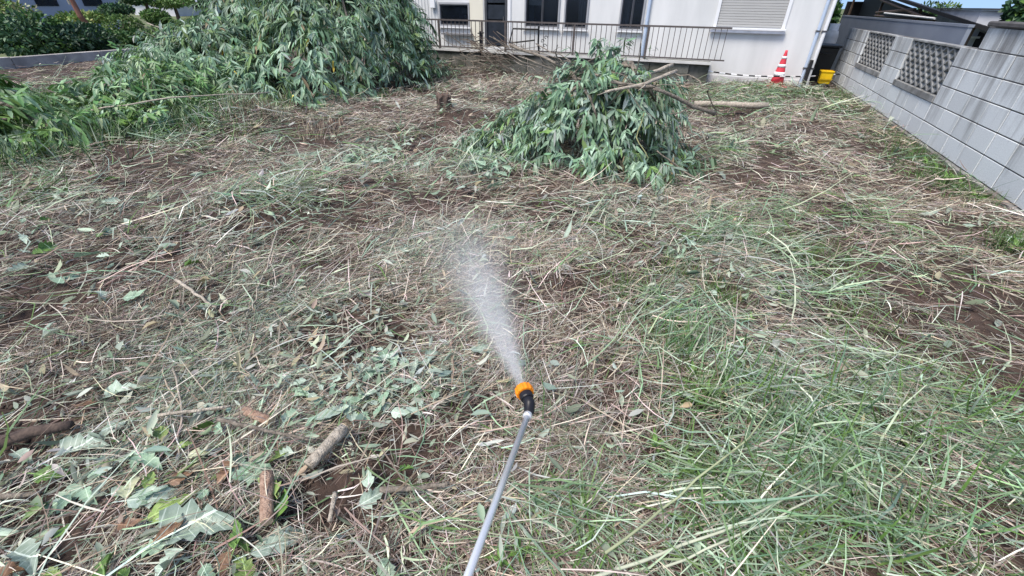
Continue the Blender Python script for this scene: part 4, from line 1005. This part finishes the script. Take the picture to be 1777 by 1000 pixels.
for i in range(26):
    a, b = (rng.uniform(-60, 120), rng.uniform(215, 290)) if i < 15 else (rng.uniform(120, 330), rng.uniform(190, 235))
    c = gp(a, b); root = empty('weed_plant', tuple(c)); hh = rng.uniform(.18, .38); tag(root, ('tall ' if hh > .31 else 'short ' if hh < .24 else '')+('lobed-leaved ' if i % 3 == 0 else 'narrow-leaved ')+'green weed standing in the '+('near thicket beside the dark soil' if i < 15 else 'thicket by the leafy cuttings'), 'weed', 'weeds left of the heaps')
    relparent(MB().tube([c, c+np.array([.03, .02, hh])], [.007, .004], 5).build('stem', mat('weed_stem', (.14, .2, .07), .6)), root)
    for j in range(11):
        t = .25+.75*j/11; az = j*2.4+i; el = .35-.5*rng.random(); T = (math.cos(az)*math.cos(el), math.sin(az)*math.cos(el), math.sin(el))
        ob = put('leaf', (LOBE['green'] if i % 3 == 0 else LANCE['green'])[j % 5]); ob.parent = root
        ob.matrix_basis = Matrix.Translation((.03*t, .02*t, hh*t)) @ frame(T, (0, 0, 1)).to_4x4() @ Matrix.Scale(rng.uniform(.12, .24), 4)
grass_tufts('weed_thicket', [(60, 260, .8), (200, 230, .8), (330, 215, .8), (150, 190, 1.0), (0, 300, .6), (380, 190, .7)], 9000, (.10, .32), (.004, .009),
            [(.07, .14, .04), (.11, .19, .07), (.17, .25, .13), (.24, .31, .22)], 'dense green weeds and fallen grass left of the heaps', 'weeds')

grass_tufts('dry_tangle', [(440, 200, .35), (410, 215, .35), (470, 215, .3), (400, 165, .3), (560, 235, .3)], 1100, (.10, .26), (.003, .006), [(.36, .30, .22), (.24, .19, .14), (.45, .39, .29), (.16, .115, .085)], 'tangle of dry brown stalks at the foot of the tall heap', 'stalks')

# ------------------------------------------------------------------ spray lance
ln = empty('spray_lance', tuple(atD(900, 720, .97))); tag(ln, 'steel spray lance with black elbow and orange toothed nozzle ring spraying mist', 'sprayer')
T0, T1 = atD(797, 1040, .58), atD(915.5, 722, .97)
back = T0+(T0-T1)*.9
M_chrome = mat('steel_tube', (.80, .81, .82), .36, metal=.55, var=.10, scale=30)
M_blk = mat('black_nylon', (.018, .018, .024), .4, var=.3)
M_org = mat('orange_plastic', (.85, .26, .012), .4, var=.12)
relparent(MB().tube([T0+(T0-T1)*.45, T1], .0064, 16).build('tube', M_chrome, smooth=True), ln)
relparent(MB().tube([back, T0+(T0-T1)*.45], .014, 14).build('grip', M_blk, smooth=True), ln)
ax = nrm((T1-T0)[None])[0]
relparent(MB().lathe([(.0078, -.006), (.0105, -.004), (.0105, .004), (.0085, .006)], 18, tuple(T1), tuple(ax)).build('collar', M_chrome), ln)
N0 = atD(911, 682, 1.015); E0 = atD(798, 405, 1.70)
sd = nrm((E0-N0)[None])[0]
e1 = T1+ax*.006
relparent(MB().tube([e1, e1+ax*.012, N0-sd*.034, N0-sd*.012], [.0105, .0125, .0130, .0135], 16).build('elbow', M_blk, smooth=True), ln)
relparent(MB().lathe([(.0145, -.020), (.0160, -.017), (.0160, -.006), (.015, -.002)], 24, tuple(N0), tuple(sd)).build('nozzle_cap', M_blk), ln)
relparent(MB().lathe([(.0165, -.0045), (.0205, -.004), (.0212, .004), (.0205, .014), (.017, .018), (.012, .018), (.010, .012)], 48, tuple(N0), tuple(sd), teeth=12, tamp=.035).build('nozzle_ring', M_org), ln)

# ------------------------------------------------------------------ spray mist: a widening plume of droplets
Ls = float(np.linalg.norm(E0-N0))
m = bpy.data.materials.new('spray_mist'); m.use_nodes = True; nt = m.node_tree; N = nt.nodes; Lk = nt.links
for q in list(N):
    if q.type == 'BSDF_PRINCIPLED': N.remove(q)
out = N['Material Output']; vol = N.new('ShaderNodeVolumePrincipled'); vol.inputs['Color'].default_value = (.985, .99, 1, 1); vol.inputs['Anisotropy'].default_value = 0.0
tc = N.new('ShaderNodeTexCoord'); sep = N.new('ShaderNodeSeparateXYZ'); Lk.new(tc.outputs['Object'], sep.inputs[0])
def mth(op, a=None, b=None, c=None):
    q = N.new('ShaderNodeMath'); q.operation = op
    for i, v in enumerate((a, b, c)):
        if v is None: continue
        if hasattr(v, 'links'): Lk.new(v, q.inputs[i])
        else: q.inputs[i].default_value = v
    return q.outputs[0]
z = sep.outputs[2]; r2 = mth('ADD', mth('MULTIPLY', sep.outputs[0], sep.outputs[0]), mth('MULTIPLY', sep.outputs[1], sep.outputs[1]))
R0, R1 = .011, .215
rz = mth('MULTIPLY_ADD', z, (R1-R0)/Ls, R0)
core_ = mth('EXPONENT', mth('MULTIPLY', mth('DIVIDE', r2, mth('MULTIPLY', rz, rz)), -3.2))
edge_ = mth('SUBTRACT', 1.0, mth('POWER', mth('DIVIDE', z, Ls), 1.1))
ns = N.new('ShaderNodeTexNoise'); ns.inputs['Scale'].default_value = 12; ns.inputs['Detail'].default_value = 2; mp_ = N.new('ShaderNodeMapping'); mp_.inputs['Scale'].default_value = (2.2, 2.2, .7); Lk.new(tc.outputs['Object'], mp_.inputs[0]); Lk.new(mp_.outputs[0], ns.inputs[0])
nz = mth('MULTIPLY_ADD', ns.outputs[0], 1.8, -.15)
dens = mth('MULTIPLY', mth('MULTIPLY', core_, mth('MAXIMUM', edge_, 0.0)), mth('MULTIPLY', mth('MAXIMUM', nz, .1), mth('DIVIDE', 1.3, mth('ADD', rz, .004))))
Lk.new(dens, vol.inputs['Density']); Lk.new(vol.outputs[0], out.inputs['Volume'])
mb = MB().lathe([(R0*1.6+(R1*1.6-R0*1.6)*t, Ls*t) for t in np.linspace(0, 1, 8)], 20)
me = mb.mesh('spray_mist'); o = put('spray_mist', me, m); tag(o, 'white cone of fine spray mist leaving the orange nozzle', 'mist', kind='stuff')
o.matrix_world = Matrix.Translation(Vector(N0)+Vector(sd)*.017) @ Vector(sd).to_track_quat('Z', 'Y').to_matrix().to_4x4()
n = 800
t = rng.random(n)**.6; rr = (R0+(R1-R0)*t)*np.sqrt(rng.random(n))*1.25; ph = rng.random(n)*6.283; s_ = .0002+.00028*rng.random(n)**2
ctr = np.stack([rr*np.cos(ph), rr*np.sin(ph), .017+t*Ls*1.08], 1)
V = (ctr[:, None, :]+oc[None]*(s_[:, None]*np.array([[1, 1, 1]]))[:, None, :]*np.array([1, 1, 1.4])).reshape(-1, 3)
F = ((np.arange(n)*6)[:, None, None]+tr[None]).reshape(-1, 3)
o = put('spray_droplets', np_mesh('spray_droplets', V, F), mat('water_drop', (.85, .88, .92), .15, var=.03)); tag(o, 'tiny water droplets flying within the spray mist', 'droplets', kind='stuff')
o.matrix_world = Matrix.Translation(Vector(N0)) @ Vector(sd).to_track_quat('Z', 'Y').to_matrix().to_4x4()

# ------------------------------------------------------------------ left boundary: low kerb wall, garden shrubs, houses
kw = empty('low_kerb_wall', (-14.9, 7, 0)); tag(kw, 'low grey concrete kerb wall below the garden shrubs', 'low wall')
M_kerb = mat('kerb_concrete', (.52, .50, .475), .9, scale=2.5, col2=(.22, .21, .205), bump=.3)
for i in range(13):
    ya_ = -3.0+i*1.8
    relparent(MB().box(-15.02, -14.86, ya_, ya_+1.79, -.12, .215+.006*math.sin(i*2)).build('kerb_panel', M_kerb, bevel=.006), kw)
M_fol = mat('garden_foliage', (1, 1, 1), .5, attr=True, transl=.1, spec=.35)
def shrub(c, rx, ry, rz, n, cols, leaf, label, trunkh=.3, name='garden_shrub', cat='shrub', lumps=7, group=None, seed=0, trunk=.05):
    r = np.random.default_rng(500+seed); root = empty(name, (c[0], c[1], -.1)); tag(root, label, cat, group)
    cz = c[2]
    lc = r.standard_normal((lumps, 3)); lc = nrm(lc)*r.random((lumps, 1))**.5*.62; lr = r.uniform(.38, .62, lumps)
    if lumps == 1: lc[:] = 0; lr[:] = 1
    i = r.integers(0, lumps, n); u = nrm(r.standard_normal((n, 3))); rad = lr[i]*(1-.4*r.random(n)**2.5)
    p = lc[i]+u*rad[:, None]
    P = np.array([c[0], c[1], cz])+p*np.array([rx, ry, rz])
    T = nrm(u+.8*r.standard_normal((n, 3))); Nn = nrm(u+.6*r.standard_normal((n, 3))+np.array([0, 0, .4]))
    L = leaf*(.6+.8*r.random(n))
    P[:, 2] = np.maximum(P[:, 2], -.05)
    V, F, kk = leafset(P, T, Nn, L, L*.5, .1*r.standard_normal(n), .3)
    ci = r.integers(0, len(cols), lumps)[i]; ci = np.where(r.random(n) < .35, r.integers(0, len(cols), n), ci)
    C = palette(cols, ci, .15)
    relparent(put('crown', np_mesh('crown', V, F, np.repeat(C, kk, 0)), M_fol), root)
    mb = MB().tube([(c[0], c[1], -.12), (c[0]+.03, c[1], cz*.5), (c[0], c[1]+.03, cz+.1*rz)], [trunk, trunk*.8, trunk*.4], 8)
    relparent(mb.build('trunk', M_barkd), root)
    for q in range(3):
        a = q*2.1+seed; relparent(MB().tube([(c[0], c[1], max(.05, cz-rz*.5)), (c[0]+math.cos(a)*rx*.5, c[1]+math.sin(a)*ry*.5, cz+rz*.1)], [trunk*.5, trunk*.2], 6).build('limb', M_barkd), root)
    return root
DK = [(.025, .06, .03), (.035, .085, .035), (.05, .11, .05), (.03, .07, .045)]
MD = [(.05, .12, .03), (.08, .16, .035), (.04, .09, .03), (.10, .17, .04)]
LT = [(.10, .19, .035), (.14, .23, .05), (.07, .14, .03), (.17, .24, .06)]
def sp(px, py, X): 
    return onX(px, py, X)
def gs(px, py, X, rx, ry, rz, n, cols, leaf, label, **k):
    return shrub(tuple(onX(px, py, X)), rx, ry, rz, n, cols, leaf, label, **k)
gs(28, 62, -16.6, 1.25, 1.2, .58, 4600, DK+MD[:2], .11, 'dense dark green bush at the end of the kerb wall', seed=1)
gs(112, 64, -16.6, 1.15, 1.0, .50, 4200, DK, .11, 'broad dark glossy bush hanging over the kerb wall', seed=2)
gs(163, 74, -16.3, .75, .7, .34, 2000, DK+LT[:1], .10, 'low dark bush with yellow-green tips beside the broad bush', seed=3)
gs(212, 76, -16.5, .7, .7, .28, 1800, MD, .08, 'clipped rounded shrub, lowest by the kerb wall', lumps=3, seed=4)
gs(213, 44, -17.5, .5, .5, .26, 1700, MD, .07, 'clipped ball shrub above the lowest rounded shrub', lumps=1, seed=5)
gs(275, 36, -17.6, .78, .7, .28, 2200, LT+MD, .08, 'clipped bright green mound shrub in the garden', lumps=2, seed=6)
gs(262, 68, -16.5, 1.0, .8, .30, 2400, MD+DK, .09, 'dark low hedge bush under the bright mound shrub', seed=7)
gs(350, 44, -17.6, 1.0, .8, .30, 2600, LT, .09, 'yellow-green hedge bush sloping toward the leafy heap', seed=8)
gs(325, 68, -16.5, .95, .8, .28, 2200, DK+MD, .09, 'dark hedge bush behind the bare stem', seed=9)
gs(203, 14, -18.6, .75, .7, .20, 1700, DK+MD[:2], .08, 'cloud-pruned garden tree with layered pads', name='garden_tree', cat='tree', lumps=3, seed=10, trunk=.09)
gs(300, 6, -20.5, 1.1, .9, .22, 2200, MD, .09, 'wide cloud-pruned tree behind the bright mound shrub', name='garden_tree', cat='tree', lumps=4, seed=11, trunk=.10)
gs(248, -4, -20.5, .8, .8, .25, 1800, DK+MD, .09, 'dark garden tree between the two cloud-pruned trees', name='garden_tree', cat='tree', lumps=4, seed=12, trunk=.10)
gs(150, 36, -22, 1.3, 1.0, .25, 1800, LT+[(.28, .27, .08)], .12, 'yellowish bush before the blue-grey house', seed=13)
gs(12, 22, -21, 1.6, 1.2, .45, 2400, LT+[(.35, .35, .2)], .12, 'light green bush behind the dark end bush', seed=14)
shrub((*sp(390, 0, -40)[:2], 1.9), 4.0, 2.0, 1.5, 3200, DK, .3, 'distant dark tree beyond the garden hedge', name='distant_tree', cat='tree', seed=15, trunk=.2)
shrub((*sp(425, -6, -46)[:2], 2.2), 3.5, 2.0, 1.4, 2600, DK, .3, 'distant dark tree beside the tall leafy heap', name='distant_tree', cat='tree', seed=16, trunk=.2)
# red-brown leaning trunk
tr_ = empty('leaning_trunk', (-20, 9.3, 0)); tag(tr_, 'red-brown leaning trunk with a pale side stem before the grey house', 'tree trunk')
a, b = onX(140, 29, -20.5), onX(118, -12, -20.5)
relparent(MB().tube([(a[0]-.1, a[1]+.4, -.1), a, b, b+(b-a)], [.09, .085, .08, .07], 8, jit=.1).build('trunk', mat('red_bark', (.27, .13, .10), .8, scale=8)), tr_)
relparent(MB().tube([onX(122, 8, -20.4), onX(114, -6, -20.4), onX(110, -20, -20.4)], .04, 6).build('side_stem', M_barkp), tr_)
def farhouse(c, sx, sy, h, wallc, roofc, label, roofh=.8, mtl=None):
    root = empty('distant_house', (c[0], c[1], -.1)); tag(root, label, 'house'); x0, x1, y0, y1 = c[0]-sx/2, c[0]+sx/2, c[1]-sy/2, c[1]+sy/2
    relparent(MB().box(x0, x1, y0, y1, -.1, h).build('wall', mat('wall_'+label[:8], wallc, .8, scale=.8, var=.15)), root)
    mb = MB(); e = .35; mb.v = [(x0-e, y0-e, h), (x1+e, y0-e, h), (x1+e, y1+e, h), (x0-e, y1+e, h), (c[0], y0-e, h+roofh), (c[0], y1+e, h+roofh)]
    mb.f = [(0, 1, 4), (2, 3, 5), (1, 2, 5, 4), (3, 0, 4, 5), (0, 3, 2, 1)]
    relparent(mb.build('roof', mat('roof_'+label[:8], roofc, .6, scale=1, var=.2)), root)
    for k in range(2):
        yy = y0+sy*(.25+.4*k); relparent(MB().box(x1+.002, x1+.03, yy, yy+sy*.18, h*.45, h*.85).build('window', M_glass), root)
    return root
hc = onX(112, 0, -27); farhouse((hc[0]-2, hc[1], 0), 4, 4.4, 2.3, (.33, .36, .48), (.16, .18, .22), 'blue-grey walled house behind the garden trees')
hc = onX(385, 15, -60); farhouse((hc[0], hc[1], 0), 7, 14, 1.2, (.55, .55, .55), (.35, .37, .4), 'low pale house far beyond the yellow-green hedge', .5)
hc = onX(330, 8, -52); farhouse((hc[0], hc[1], 0), 6, 8, 1.1, (.6, .6, .62), (.3, .32, .38), 'small white house far beyond the cloud-pruned trees', .7)
# hedge and eave seen between the tall heap and the house
shrub((-9.3, 13.6, .55), 1.4, .8, .65, 2600, DK, .10, 'dark hedge beside the left end of the white house', seed=20, lumps=4)
hb = empty('neighbour_house', (-13, 19, 0)); tag(hb, 'cream neighbouring house behind the hedge left of the white house', 'house')
relparent(MB().box(-15.5, -8.4, 17, 22, -.1, 1.95).build('wall', M_cream), hb); relparent(MB().box(-15.9, -8.0, 16.4, 22.5, 1.952, 2.1).build('roof', M_roofd), hb)
relparent(MB().box(-10.6, -9.6, 16.97, 16.998, .9, 1.55).build('window', M_glass), hb)
# plants round the neighbours on the right
shrub((2.86, 17.9, .95), .42, .7, 1.0, 2600, DK+MD, .14, 'leafy shrub filling the passage between house and grey wall', seed=21, lumps=5)
shrub((*onY(1628, 15, 40)[:2], 1.0), 1.3, 1.0, .9, 1500, MD+DK, .2, 'distant round tree peeping over the black shed roof', name='distant_tree', cat='tree', seed=22, trunk=.15)
shrub((*onY(1785, 20, 11.2)[:2], 1.4), .45, .4, .35, 1500, DK+MD, .11, 'small pine-dark tree before the weathered white shed', name='garden_tree', cat='tree', seed=23, lumps=5, trunk=.05)
